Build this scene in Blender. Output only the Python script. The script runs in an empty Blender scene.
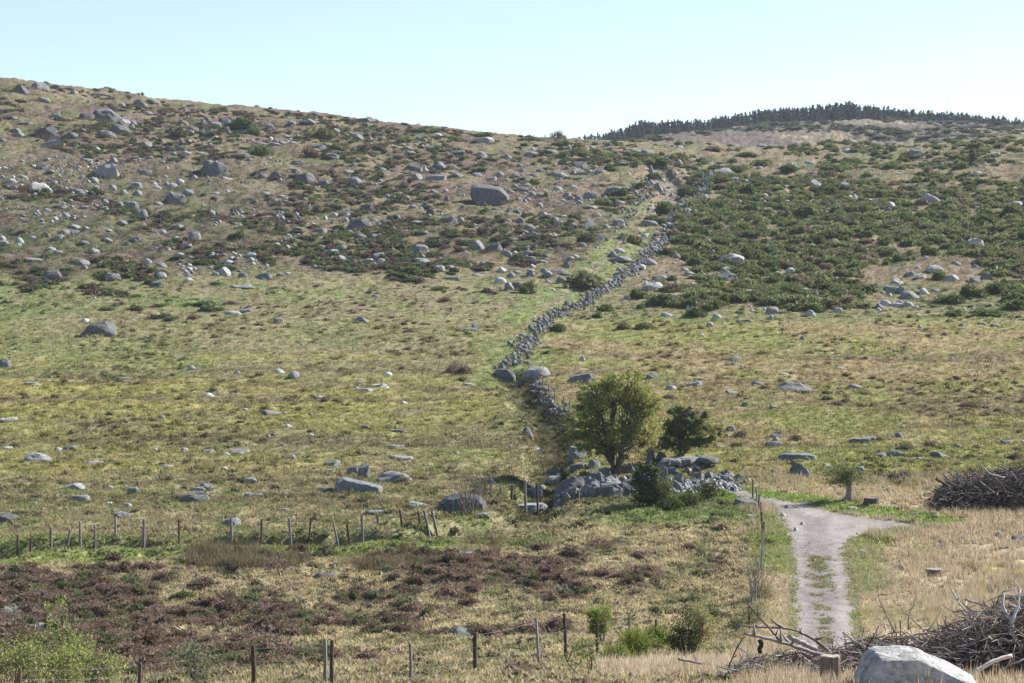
import bpy, math, random
import numpy as np
from mathutils import Vector, Matrix

F = 2275.0      # focal length in pixels of the 1024 px wide frame
HR = 300.0      # row of the eye-level line
C = bpy.context.scene.collection
scene = bpy.context.scene
rng = np.random.default_rng(7)
random.seed(7)

# ------------------------------------------------------------------ noise
def _h(ix, iy, seed):
    n = (ix.astype(np.int64) * 374761393 + iy.astype(np.int64) * 668265263 + seed * 974634777) & 0xffffffff
    n = ((n ^ (n >> 13)) * 1274126177) & 0xffffffff
    n = (n ^ (n >> 16)) & 0xffffffff
    return n / 4294967295.0
def vnoise(x, y, seed=0):
    x = np.asarray(x, float); y = np.asarray(y, float)
    ix = np.floor(x); iy = np.floor(y); fx = x - ix; fy = y - iy
    ux = fx * fx * (3 - 2 * fx); uy = fy * fy * (3 - 2 * fy)
    a = _h(ix, iy, seed); b = _h(ix + 1, iy, seed); c = _h(ix, iy + 1, seed); d = _h(ix + 1, iy + 1, seed)
    return (a + (b - a) * ux) * (1 - uy) + (c + (d - c) * ux) * uy
def fbm(x, y, seed=0, oct=4, gain=0.5):
    s = 0; a = 1; t = 0
    for k in range(oct):
        th = 0.6 * k
        xx = x * math.cos(th) - y * math.sin(th); yy = x * math.sin(th) + y * math.cos(th)
        s = s + a * vnoise(xx * 2 ** k + 13.7 * k, yy * 2 ** k - 7.1 * k, seed + k * 17); t += a; a *= gain
    return s / t
def sstep(a, b, x):
    t = np.clip((x - a) / (b - a), 0, 1); return t * t * (3 - 2 * t)
def pchip(xk, yk, x):
    xk = np.array(xk, float); yk = np.array(yk, float)
    h = np.diff(xk); d = np.diff(yk) / h
    m = np.zeros_like(yk)
    for i in range(1, len(xk) - 1):
        if d[i - 1] * d[i] > 0:
            w1 = 2 * h[i] + h[i - 1]; w2 = h[i] + 2 * h[i - 1]
            m[i] = (w1 + w2) / (w1 / d[i - 1] + w2 / d[i])
    m[0] = d[0]; m[-1] = d[-1]
    x = np.clip(x, xk[0], xk[-1])
    i = np.clip(np.searchsorted(xk, x) - 1, 0, len(h) - 1)
    t = (x - xk[i]) / h[i]
    return ((2 * t**3 - 3 * t**2 + 1) * yk[i] + (t**3 - 2 * t**2 + t) * h[i] * m[i]
            + (-2 * t**3 + 3 * t**2) * yk[i + 1] + (t**3 - t**2) * h[i] * m[i + 1])

# ------------------------------------------------------------------ terrain
CX = [-900, -300, 0, 50, 100, 150, 200, 256, 306, 356, 406, 456, 512, 560, 640, 700, 768, 900, 968, 1024, 1300, 1900]
CR = [40, 60, 80, 85, 90.5, 98, 104, 109.5, 113, 118.5, 124.5, 130.5, 136.5, 140, 142, 146, 148, 146, 141, 136, 122, 110]
FX = [-900, 560, 600, 640, 687, 720, 768, 830, 893, 943, 993, 1024, 1300, 1900]
FR = [None, 150, 146, 141, 135, 132, 128.5, 124, 122.5, 125.5, 127.5, 126.5, 122, 118]
TC = np.arange(-1500, 2524, 16.0)
TD = np.concatenate([np.linspace(1, 60, 120), np.linspace(60.5, 500, 880), np.linspace(502, 1600, 400)])
def smooth(a, k):
    w = np.hanning(k + 2)[1:-1]; w /= w.sum()
    return np.convolve(np.pad(a, k // 2, mode='edge'), w, 'valid')
Ccol = smooth(pchip(CX, CR, TC), 3)
Fcol = pchip([-901] + FX[1:], [0] + FR[1:], TC)
Fcol = np.where(TC < 640, np.maximum(Fcol, Ccol + 4 + (640 - TC) * 0.12), Fcol)
Fcol = np.minimum(Fcol, Ccol + 22)
base_D = [1, 20, 35, 52, 62, 78, 90, 98, 110, 117, 125, 150, 180, 205, 230]
base_z = []
base_R = [None, 755, 722, 683, 665, 641, 620, 601, 563, 541, 520, 461, 400, 358, 322]
TBL = np.zeros((len(TD), len(TC)))
for j in range(len(TC)):
    c, f = Ccol[j], Fcol[j]
    sD = [265, 300, 350, 400, 445, 475]
    sv = [0.79, 0.60, 0.385, 0.20, 0.062, 0.008]
    Dk = base_D + sD + [490, 540, 640, 900, 1010, 1200, 1600]
    Rk = [0] + base_R[1:] + [c + (322 - c) * s for s in sv] + [c, c + 3.0, c + 2.5, f, f + 7, f + 14, f + 30]
    if f > c + 2.4: Rk[-5] = c + 5
    zk = [(HR - r) / F * d for d, r in zip(Dk, Rk)]
    zk[0] = -1.7
    TBL[:, j] = pchip(Dk, zk, TD)
def hbase(x, y):
    x = np.asarray(x, float); y = np.asarray(y, float)
    yy = np.clip(y, 1, 1600)
    c = 512 + F * x / np.maximum(yy, 12)
    fc = np.clip((c - TC[0]) / 16.0, 0, len(TC) - 1.001); jc = fc.astype(int); tc = fc - jc
    fd = np.interp(yy, TD, np.arange(len(TD))); jd = np.minimum(fd.astype(int), len(TD) - 2); td = fd - jd
    a = TBL[jd, jc] * (1 - tc) + TBL[jd, jc + 1] * tc
    b = TBL[jd + 1, jc] * (1 - tc) + TBL[jd + 1, jc + 1] * tc
    return a * (1 - td) + b * td
def D_of(c, r):
    """depth at which the ground of the near slope lies on the line of sight (c, r)"""
    fc = min(max((c - TC[0]) / 16.0, 0), len(TC) - 1.001); j = int(fc); t = fc - j
    z = TBL[:, j] * (1 - t) + TBL[:, j + 1] * t
    R = HR - F * z / TD
    k = int(np.argmin(np.where(TD < 500, R, 1e9)))
    Rk = np.minimum.accumulate(R[4:k + 1]); Dk = TD[4:k + 1]
    return float(np.interp(-r, -Rk, Dk))
def xy(c, r=None, D=None):
    if D is None: D = D_of(c, r)
    return ((c - 512) / F * D, D)
def poly(pts): return np.array([xy(c, r) for c, r in pts])
def dist_poly(x, y, P):
    best = np.full(np.shape(x), 1e9); 
    for (ax, ay), (bx, by) in zip(P[:-1], P[1:]):
        dx, dy = bx - ax, by - ay
        t = np.clip(((x - ax) * dx + (y - ay) * dy) / (dx * dx + dy * dy), 0, 1)
        best = np.minimum(best, np.hypot(x - ax - t * dx, y - ay - t * dy))
    return best
def inside(x, y, P):
    r = np.zeros(np.shape(x), bool)
    for i in range(len(P)):
        ax, ay = P[i]; bx, by = P[i - 1]
        cnd = ((ay > y) != (by > y)) & (x < (bx - ax) * (y - ay) / (by - ay + 1e-12) + ax)
        r ^= cnd
    return r
DITCH = poly([(-220, 566), (-60, 560), (0, 556), (60, 551), (130, 546.5), (200, 546), (300, 545), (380, 543), (430, 540), (470, 530), (515, 521), (560, 516), (600, 513)])
GULLY = poly([(512, 372), (520, 386), (530, 400), (545, 418), (552, 440), (548, 470), (540, 500), (530, 520)])
TRACKG = poly([(497, 385), (510, 352), (530, 325), (552, 305), (570, 288), (590, 272), (612, 258), (628, 243), (640, 228), (652, 212), (668, 200), (672, 186), (662, 172), (656, 164)])
SUNK = poly([(650, 216), (664, 204), (672, 194), (670, 182), (662, 172), (656, 165)])
ROAD = poly([(757, 496), (800, 503), (845, 513.5), (880, 519), (935, 527.5), (900, 530), (872, 532), (855, 538), (848, 550), (850, 562), (854, 580), (858, 600), (862, 625), (866, 645), (872, 680), (785, 680), (787, 650), (789, 620), (790, 600), (790, 575), (789, 560), (786, 535), (778, 515), (768, 505)])
PATHT = poly([(765, 503), (745, 494), (728, 489), (712, 486)])
BRANCH = poly([(800, 512), (850, 524), (940, 528)]); ROADC = poly([(822, 680), (822, 600), (818, 550), (815, 520), (760, 500), (715, 487)])
ROADMID = poly([(818, 545), (819, 560), (821, 590), (824, 620), (826, 645)])
def road_mask(x, y):
    w = 0.55 * (fbm(x * 1.7, y * 0.6, 91, 4) - 0.5) * 2
    m = inside(x + w, y + w, ROAD) | (dist_poly(x, y, PATHT) < 0.55 + w * 0.6)
    return m
def height(x, y, fine=True):
    x = np.asarray(x, float); y = np.asarray(y, float)
    z = hbase(x, y)
    d = dist_poly(x, y, DITCH)
    wob = fbm(x * 0.5, y * 0.5, 5, 3)
    z = z - (0.7 + 0.9 * wob) * (1 - sstep(0.9, 1.5 + 1.0 * wob, d))
    z = z + 0.28 * (1 - sstep(1.5, 4.5, d))*sstep(1.0,1.8,d)
    g = dist_poly(x, y, GULLY)
    z = z - 0.9 * (1 - sstep(0.4, 1.8 + wob, g))
    s = dist_poly(x, y, SUNK)
    z = z - 0.9 * (1 - sstep(1.2, 2.6, s))
    amp = sstep(40, 110, y)
    rd = 0.12 + 0.88 * sstep(1.2, 4.0, np.minimum(dist_poly(x, y, ROADC), dist_poly(x, y, BRANCH)))
    bump = (fbm(x * 0.22, y * 0.22, 1, 3) - 0.5) * 0.55 * amp + (fbm(x * 0.9, y * 0.9, 2, 3) - 0.5) * 0.30
    heathy = sstep(240, 300, y)
    bump = bump + heathy * ((fbm(x * 0.35, y * 0.35, 3, 4) - 0.5) * 1.3 + (fbm(x * 0.07, y * 0.07, 4, 2) - 0.5) * 1.6)
    fore = sstep(135, 118, y) * (1 - sstep(2, 9, x - 0.115 * y + 0)) * sstep(60, 75, y)
    bump = bump + fore * (fbm(x * 0.45, y * 0.45, 9, 3) - 0.5) * 0.7
    far = sstep(560, 700, y)
    bump = bump * (1 + far)
    return z + bump * rd
def hh(x, y): return float(height(np.array([x]), np.array([y]))[0])
def cr(x, y):
    z = hbase(x, y)
    return 512 + F * x / y, HR - F * z / y

def mixc(a, b, t):
    t = np.asarray(t)[..., None]
    return np.asarray(a) * (1 - t) + np.asarray(b) * t
# base colours (albedo, linear)
GREEN = (0.145, 0.175, 0.065); BRIGHT = (0.17, 0.235, 0.055); OLIVE = (0.225, 0.21, 0.072); TAN = (0.205, 0.172, 0.105)
PINK = (0.20, 0.145, 0.11); STRAW = (0.40, 0.33, 0.22); HEATH = (0.16, 0.12, 0.092); DARKG = (0.05, 0.065, 0.03)
PURPLE = (0.105, 0.088, 0.072); PEAT = (0.05, 0.036, 0.026); GRAVEL = (0.25, 0.228, 0.21)
def ground_colour(x, y):
    c, r = cr(x, y)
    n1 = fbm(x * 0.05, y * 0.03, 21, 4); n2 = fbm(x * 0.25, y * 0.15, 22, 4); n3 = fbm(x * 1.3, y * 0.8, 23, 3)
    c = c + (n2 - 0.5) * 30; rw = r + (n1 - 0.5) * 22 + (n2 - 0.5) * 12
    far = sstep(0.42, 0.62, n2 * 0.6 + n3 * 0.4)
    # meadow
    col = mixc(GREEN, TAN, sstep(0.38, 0.68, n1 * 0.45 + n2 * 0.3 + n3 * 0.25))
    left = 1 - sstep(470, 520, c)
    bog = left * sstep(368, 385, rw) * (1 - sstep(425, 450, rw))
    col = mixc(col, mixc(OLIVE, TAN, sstep(0.45, 0.7, n2)), bog * 0.9)
    lowm = sstep(430, 455, rw) * (1 - sstep(530, 545, rw)) * (1 - sstep(560, 620, c))
    col = mixc(col, mixc((0.25, 0.205, 0.125), (0.17, 0.185, 0.075), sstep(0.42, 0.64, n2 * 0.5 + n3 * 0.5)), lowm * 0.9)
    col = mixc(col, (0.235, 0.21, 0.105), 0.35 * sstep(300, 330, r) * (1 - sstep(470, 500, r)))
    rm = sstep(520, 560, c) * sstep(318, 326, r) * (1 - sstep(478, 486, r))
    col = mixc(col, mixc((0.20, 0.20, 0.07), (0.26, 0.20, 0.11), sstep(0.4, 0.65, n2 * 0.5 + n1 * 0.5)), rm * 0.75)
    # damp bands lying along the contour of the left meadow
    bd = sstep(0.5, 0.66, fbm(x * 0.02, y * 0.16, 93, 3)) * left * sstep(330, 360, r) * (1 - sstep(470, 500, r))
    col = mixc(col, (0.27, 0.24, 0.085), bd * 0.5)
    bd2 = sstep(0.60, 0.68, fbm(x * 0.03 + 9, y * 0.3, 94, 3)) * sstep(340, 360, r) * (1 - sstep(500, 520, r))
    col = mixc(col, (0.14, 0.11, 0.07), bd2 * 0.6)
    # upper slopes
    up = 1 - sstep(262, 288, rw)
    heath = mixc(TAN, PINK, sstep(0.4, 0.6, n1))
    heath = mixc(heath, GREEN, 0.75 * sstep(0.50, 0.66, n2 * 0.65 + n1 * 0.35))
    heath = mixc(heath, HEATH, 0.8 * sstep(0.56, 0.68, fbm(x * 0.12, y * 0.07, 31, 4)))
    heath = heath * (0.42 + 0.50 * fbm(x * 0.11, y * 0.06, 95, 4))[..., None]
    col = mixc(col, heath, up)
    dk = (1 - sstep(180, 330, c)) * sstep(150, 185, rw) * (1 - sstep(255, 275, rw))
    col = mixc(col, mixc((0.085, 0.092, 0.045), (.11, .085, .065), sstep(0.4, 0.6, n2)), dk * 0.8)
    right = sstep(560, 640, c) * (1 - sstep(305, 322, r))
    col = mixc(col, mixc((0.19, 0.15, 0.095), (0.12, 0.125, 0.06), sstep(0.45, 0.62, n2)), right * 0.85)
    fh = sstep(560, 660, y)
    col = mixc(col, mixc(PURPLE, mixc((0.21, 0.17, 0.12), (0.08, 0.085, 0.055), sstep(.5, .62, n3)), sstep(0.50, 0.68, fbm(x * 0.05, y * 0.02, 33, 4))), fh)
    # foreground heath
    fg = sstep(545, 562, rw + 30 * sstep(540, 610, c)) * (1 - sstep(745, 768, c))
    hm = heather_mask(x, y)
    fgc = mixc((0.34, 0.28, 0.175), (0.19, 0.18, 0.095), sstep(0.50, 0.68, n2 * 0.4 + n3 * 0.6))
    fgc = mixc(fgc, HEATH, hm * 0.85)
    col = mixc(col, fgc, fg)
    # right foreground straw
    rf = sstep(745, 765, c) * sstep(478, 488, r)
    rfc = mixc(STRAW, (0.30, 0.26, 0.12), 0.8 * sstep(0.48, 0.66, n2 * 0.6 + n3 * 0.4))
    rfc = mixc(rfc, (0.22, 0.25, 0.07), (1 - sstep(900, 960, c)) * sstep(525, 540, r) * (1-sstep(600,640,r)) * sstep(0.40, 0.6, n2) * 0.9)
    col = mixc(col, rfc, rf)
    bl = sstep(0.0, 1.0, 1 - np.clip(dist_poly(x, y, SBOT) / 5.0, 0, 1))
    col = mixc(col, STRAW, bl * 0.8)
    dr = np.minimum(dist_poly(x, y, VERGE), dist_poly(x, y, VERGE2))
    col = mixc(col, (0.20, 0.24, 0.08), (1 - sstep(0.5, 2.2, dist_poly(x, y, VERGE3) + (n3 - 0.5) * 1.6)) * 0.8)
    col = mixc(col, BRIGHT, (1 - sstep(0.6, 1.6, dr + (n3 - 0.5) * 1.2)) * 0.9)
    # track
    dt = dist_poly(x, y, TRACKG)
    col = mixc(col, (0.175, 0.215, 0.075), (1 - sstep(1.0, 4.5, dt + (n2 - 0.5) * 6)) * 0.65 * sstep(215, 245, r))
    col = mixc(col, (0.24, 0.205, 0.14), (1 - sstep(0.4, 1.1, dt + (n3 - .5))) * 0.7 * (1 - sstep(320, 345, r)))
    col = mixc(col, (0.16, 0.14, 0.12), (1 - sstep(1.0, 2.4, dist_poly(x, y, SUNK))) * 0.7)
    dd = dist_poly(x, y, DITCH)
    bank = sstep(1.2, 3.0, dd) * (1 - sstep(3.0, 5.0, dd)) * sstep(538, 550, r)
    col = mixc(col, (0.21, 0.25, 0.075), bank * 0.8)
    col = mixc(col, PEAT, (1 - sstep(0.8, 1.7, dd + (n3 - 0.5) * 0.7)) * 0.9)
    col = mixc(col, (0.07, 0.07, 0.035), (1 - sstep(0.8, 2.0, dist_poly(x, y, GULLY) + (n3 - .5))) * 0.8)
    k = 0.68 + 0.64 * fbm(x * 2.9, y * 2.0, 44, 3)
    col = col * k[..., None]
    ss = inside(x, y, STONY)
    col = np.where(ss[..., None], np.asarray((.27, .26, .25)) * (0.6 + 0.8 * n3[..., None]), col)
    m = road_mask(x, y)
    g = np.asarray(GRAVEL) * (0.62 + 0.5 * fbm(x * 3, y * 1.6, 61, 3) + 0.35 * (n2 - 0.5) + .3 * (fbm(x * .9, y * .25, 62, 3) - .4))[..., None]
    mid = (1 - sstep(0.15, 0.5, dist_poly(x, y, ROADMID) + (n3 - 0.5) * 1.1)) * sstep(0.5, 0.62, fbm(x * 1.1, y * 0.7, 66, 3)) * (1 - .7 * sstep(575, 630, r))
    g = mixc(g, (0.15, 0.155, 0.075), mid * 0.75); g = g * (1 - .22 * (1 - sstep(.3, .9, dist_poly(x, y, ROADC))))[..., None]
    col = np.where(m[..., None], g, col)
    return np.clip(col, 0.01, 0.8), m
SBOT = poly([(640, 672), (700, 672), (760, 668), (820, 676)])
VERGE = poly([(722, 500), (735, 492), (768, 494), (800, 500), (845, 508), (890, 514), (950, 523)])
VERGE2 = poly([(775, 518), (781, 540), (784, 570)])
VERGE3 = poly([(925, 524), (880, 536), (858, 546), (857, 565), (862, 590)])
STONY = poly([(-60, 606), (0, 609), (44, 612), (50, 622), (40, 634), (-60, 640)])
def heather_mask(x, y):
    c, r = cr(x, y)
    a = fbm(x * 0.14 + 3, y * 0.12, 51, 4) * .55 + .45 * fbm(x * 0.5, y * 0.4, 52, 3)
    c2 = c + (a - .5) * 120
    m = sstep(0.46, 0.56, a + 0.17 * (1 - sstep(330, 480, c)) * sstep(575, 590, r) * (1 - sstep(650, 670, r))
              + 0.13 * (1 - sstep(520, 640, c)) * sstep(360, 480, c) * (1 - sstep(575, 590, r)) - 0.22 * sstep(560, 700, c) * sstep(580, 600, r)
              - 0.2 * sstep(630, 650, r) * sstep(250, 330, c))
    return m * sstep(548, 566, r + (a - .5) * 30) * (1 - sstep(720, 745, c2)) * (1 - sstep(672, 690, r))

# ------------------------------------------------------------------ mesh helpers
def tag(o, label=None, cat=None, group=None, kind=None):
    if label: o['label'] = label
    if cat: o['category'] = cat
    if group: o['group'] = group
    if kind: o['kind'] = kind
    return o
def link(name, me, mat=None, parent=None):
    o = bpy.data.objects.new(name, me); C.objects.link(o)
    if parent is not None: o.parent = parent
    if mat is not None and me is not None and not me.materials: me.materials.append(mat)
    return o
def empty(name, loc, rz=0):
    o = bpy.data.objects.new(name, None); C.objects.link(o)
    o.location = loc; o.rotation_euler = (0, 0, rz); o.empty_display_size = 0.3
    return o
def npmesh(name, V, Fc, col=None, smooth=False):
    """V (n,3); Fc (m,k) constant k; col (n,3) point colours"""
    me = bpy.data.meshes.new(name)
    V = np.ascontiguousarray(V, dtype=np.float32); Fc = np.ascontiguousarray(Fc, dtype=np.int32)
    n, m, k = len(V), len(Fc), Fc.shape[1]
    me.vertices.add(n); me.vertices.foreach_set('co', V.ravel())
    me.loops.add(m * k); me.loops.foreach_set('vertex_index', Fc.ravel())
    me.polygons.add(m)
    me.polygons.foreach_set('loop_start', np.arange(0, m * k, k, dtype=np.int32))
    me.polygons.foreach_set('loop_total', np.full(m, k, dtype=np.int32))
    me.polygons.foreach_set('use_smooth', np.full(m, smooth, dtype=bool))
    if col is not None:
        a = me.attributes.new('Col', 'FLOAT_COLOR', 'POINT')
        cc = np.ones((n, 4), np.float32); cc[:, :3] = col
        a.data.foreach_set('color', cc.ravel())
    me.update(calc_edges=True); me.validate()
    return me
def transform_copies(V, Fc, col, locs, scl, rot, tint):
    """merge copies: V(n,3) at locs (m,3), scl (m,3), rot (m,), tint (m,3)"""
    m, n = len(locs), len(V)
    cs, sn = np.cos(rot)[:, None], np.sin(rot)[:, None]
    X = V[None, :, 0] * scl[:, None, 0]; Y = V[None, :, 1] * scl[:, None, 1]; Z = V[None, :, 2] * scl[:, None, 2]
    out = np.stack([X * cs - Y * sn + locs[:, 0:1], X * sn + Y * cs + locs[:, 1:2], Z + locs[:, 2:3]], -1).reshape(-1, 3)
    FF = (Fc[None] + (np.arange(m) * n)[:, None, None]).reshape(-1, Fc.shape[1])
    cc = (col[None] * tint[:, None, :]).reshape(-1, 3)
    return out, FF, cc
class MB:
    """collects tubes / quads of triangles+colour"""
    def __init__(s): s.V = []; s.T = []; s.c = []; s.n = 0
    def add(s, V, T, col):
        V = np.asarray(V, float); T = np.asarray(T, int)
        s.V.append(V); s.T.append(T + s.n); s.n += len(V)
        col = np.asarray(col, float)
        s.c.append(np.broadcast_to(col, V.shape).copy() if col.ndim == 1 else col)
    def tube(s, pts, rad, col, sides=5, cap=True):
        pts = np.asarray(pts, float); k = len(pts)
        rad = np.broadcast_to(np.asarray(rad, float), (k,))
        t = np.gradient(pts, axis=0); t /= np.linalg.norm(t, axis=1)[:, None] + 1e-9
        up = np.array([0.31, 0.17, 0.93]) if abs(t[0, 2]) < 0.9 else np.array([1, 0.1, 0.0])
        u = np.cross(t, up); u /= np.linalg.norm(u, axis=1)[:, None] + 1e-9
        v = np.cross(t, u)
        a = np.arange(sides) * 2 * math.pi / sides
        ring = pts[:, None] + rad[:, None, None] * (u[:, None] * np.cos(a)[None, :, None] + v[:, None] * np.sin(a)[None, :, None])
        V = ring.reshape(-1, 3); T = []
        for i in range(k - 1):
            for j in range(sides):
                a0 = i * sides + j; a1 = i * sides + (j + 1) % sides
                T += [(a0, a1, a0 + sides), (a1, a1 + sides, a0 + sides)]
        if cap:
            V = np.vstack([V, pts[0], pts[-1]]); n = k * sides
            for j in range(sides):
                T += [(n, (j + 1) % sides, j), (n + 1, n - sides + j, n - sides + (j + 1) % sides)]
        s.add(V, T, col)
    def mesh(s, name, smooth=False):
        return npmesh(name, np.vstack(s.V), np.vstack(s.T), np.vstack(s.c), smooth)

# ------------------------------------------------------------------ materials
def newmat(name):
    m = bpy.data.materials.new(name); m.use_nodes = True
    nt = m.node_tree; b = nt.nodes['Principled BSDF']
    b.inputs['Roughness'].default_value = 0.95
    b.inputs['Specular IOR Level'].default_value = 0.15
    return m, nt, b
def attr_mat(name, rough=0.95, noise=0.0, nscale=3.0, bump=0.0, bscale=4.0, trans=0.0, spec=0.1, bdist=0.1):
    m, nt, b = newmat(name)
    b.inputs['Roughness'].default_value = rough; b.inputs['Specular IOR Level'].default_value = spec
    a = nt.nodes.new('ShaderNodeAttribute'); a.attribute_name = 'Col'
    src = a.outputs['Color']
    geo = nt.nodes.new('ShaderNodeNewGeometry')
    if noise > 0:
        n = nt.nodes.new('ShaderNodeTexNoise'); n.inputs['Scale'].default_value = nscale; n.inputs['Detail'].default_value = 5; n.inputs['Roughness'].default_value = 0.7
        nt.links.new(geo.outputs['Position'], n.inputs['Vector'])
        mr = nt.nodes.new('ShaderNodeMapRange'); mr.inputs[1].default_value = 0.25; mr.inputs[2].default_value = 0.75
        mr.inputs[3].default_value = 1 - noise; mr.inputs[4].default_value = 1 + noise
        nt.links.new(n.outputs['Fac'], mr.inputs['Value'])
        vm = nt.nodes.new('ShaderNodeVectorMath'); vm.operation = 'SCALE'
        nt.links.new(src, vm.inputs[0]); nt.links.new(mr.outputs[0], vm.inputs['Scale'])
        src = vm.outputs[0]
    nt.links.new(src, b.inputs['Base Color'])
    if bump > 0:
        n2 = nt.nodes.new('ShaderNodeTexNoise'); n2.inputs['Scale'].default_value = bscale; n2.inputs['Detail'].default_value = 6; n2.inputs['Roughness'].default_value = 0.7
        nt.links.new(geo.outputs['Position'], n2.inputs['Vector'])
        bp = nt.nodes.new('ShaderNodeBump'); bp.inputs['Strength'].default_value = bump; bp.inputs['Distance'].default_value = bdist
        nt.links.new(n2.outputs['Fac'], bp.inputs['Height']); nt.links.new(bp.outputs[0], b.inputs['Normal'])
    if trans > 0:
        tr = nt.nodes.new('ShaderNodeBsdfTranslucent'); mx = nt.nodes.new('ShaderNodeMixShader'); mx.inputs[0].default_value = trans
        nt.links.new(src, tr.inputs['Color'])
        out = nt.nodes['Material Output']
        nt.links.new(b.outputs[0], mx.inputs[1]); nt.links.new(tr.outputs[0], mx.inputs[2]); nt.links.new(mx.outputs[0], out.inputs['Surface'])
    return m
def rock_mat(name, tone, lichen=(0.20, 0.19, 0.14), amt=0.5):
    m, nt, b = newmat(name); N = nt.nodes; L = nt.links
    b.inputs['Roughness'].default_value = 0.9; b.inputs['Specular IOR Level'].default_value = 0.2
    geo = N.new('ShaderNodeNewGeometry')
    def noise(sc, det=5, ro=0.65):
        n = N.new('ShaderNodeTexNoise'); n.inputs['Scale'].default_value = sc; n.inputs['Detail'].default_value = det; n.inputs['Roughness'].default_value = ro
        L.new(geo.outputs['Position'], n.inputs['Vector']); return n
    n1 = noise(1.1); n2 = noise(6.5, 6, 0.75); n3 = noise(2.3, 6, 0.7)
    r1 = N.new('ShaderNodeValToRGB'); e = r1.color_ramp.elements
    e[0].position = 0.35; e[1].position = 0.7
    e[0].color = (*[c * 0.72 for c in tone], 1); e[1].color = (*[min(.75, c * 1.18) for c in tone], 1)
    L.new(n2.outputs['Fac'], r1.inputs[0])
    r2 = N.new('ShaderNodeValToRGB'); e = r2.color_ramp.elements; e[0].position = 0.50; e[1].position = 0.62
    e[0].color = (0, 0, 0, 1); e[1].color = (amt, amt, amt, 1)
    L.new(n3.outputs['Fac'], r2.inputs[0])
    mx = N.new('ShaderNodeMix'); mx.data_type = 'RGBA'
    L.new(r2.outputs[0], mx.inputs[0]); L.new(r1.outputs[0], mx.inputs[6]); mx.inputs[7].default_value = (*lichen, 1)
    r3 = N.new('ShaderNodeMapRange'); r3.inputs[1].default_value = 0.3; r3.inputs[2].default_value = 0.7; r3.inputs[3].default_value = 0.85; r3.inputs[4].default_value = 1.12
    L.new(n1.outputs['Fac'], r3.inputs['Value'])
    oi = N.new('ShaderNodeObjectInfo'); r4 = N.new('ShaderNodeMapRange'); r4.inputs[3].default_value = 0.88; r4.inputs[4].default_value = 1.12
    L.new(oi.outputs['Random'], r4.inputs['Value'])
    mm = N.new('ShaderNodeMath'); mm.operation = 'MULTIPLY'; L.new(r3.outputs[0], mm.inputs[0]); L.new(r4.outputs[0], mm.inputs[1])
    n6 = noise(4.5, 7, 0.8); r6 = N.new('ShaderNodeValToRGB'); e = r6.color_ramp.elements; e[0].position = 0.47; e[1].position = 0.60; e[0].color = (1, 1, 1, 1); e[1].color = (.52, .52, .50, 1)
    L.new(n6.outputs['Fac'], r6.inputs[0]); mz = N.new('ShaderNodeMix'); mz.data_type = 'RGBA'; mz.blend_type = 'MULTIPLY'; mz.inputs[0].default_value = 1; L.new(mx.outputs[2], mz.inputs[6]); L.new(r6.outputs[0], mz.inputs[7])
    vm = N.new('ShaderNodeVectorMath'); vm.operation = 'SCALE'; L.new(mz.outputs[2], vm.inputs[0]); L.new(mm.outputs[0], vm.inputs['Scale'])
    L.new(vm.outputs[0], b.inputs['Base Color'])
    bp = N.new('ShaderNodeBump'); bp.inputs['Strength'].default_value = 0.7; bp.inputs['Distance'].default_value = 0.09
    n5 = noise(16, 4, 0.7); ad = N.new('ShaderNodeMath'); ad.operation = 'ADD'; L.new(n2.outputs['Fac'], ad.inputs[0]); L.new(n5.outputs['Fac'], ad.inputs[1]); L.new(ad.outputs[0], bp.inputs['Height']); L.new(bp.outputs[0], b.inputs['Normal'])
    return m
M_ground = attr_mat('ground_mat', noise=0.30, nscale=2.6, bump=0.8, bscale=2.2, bdist=0.25)
M_road = attr_mat('gravel_mat', noise=0.16, nscale=7.0, bump=0.5, bscale=9.0, bdist=0.05)
M_grass = attr_mat('grass_mat', trans=0.42)
M_leaf = attr_mat('leaf_mat', rough=0.7, trans=0.35, spec=0.2)
M_wood = attr_mat('bark_mat', noise=0.25, nscale=9.0, bump=0.4, bscale=14.0, bdist=0.03)
M_dead = attr_mat('dead_wood_mat', noise=0.2, nscale=6.0)
M_stone = attr_mat('stone_mat', noise=0.25, nscale=4.0, bump=0.5, bscale=6.0, bdist=0.06)
M_rock = {'d': rock_mat('granite_dark', (0.16, 0.163, 0.168), (0.11, 0.105, 0.08), 0.6),
          'm': rock_mat('granite_grey', (0.225, 0.228, 0.232), (0.15, 0.19, 0.14), 0.55),
          'p': rock_mat('granite_pale', (0.275, 0.278, 0.282), (0.18, 0.19, 0.15), 0.4),
          'w': rock_mat('granite_white', (0.385, 0.385, 0.38), (0.26, 0.275, 0.23), 0.3)}

M_rock['near'] = rock_mat('granite_near', (0.50, 0.495, 0.48), (0.33, 0.32, 0.28), 0.3)
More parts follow.
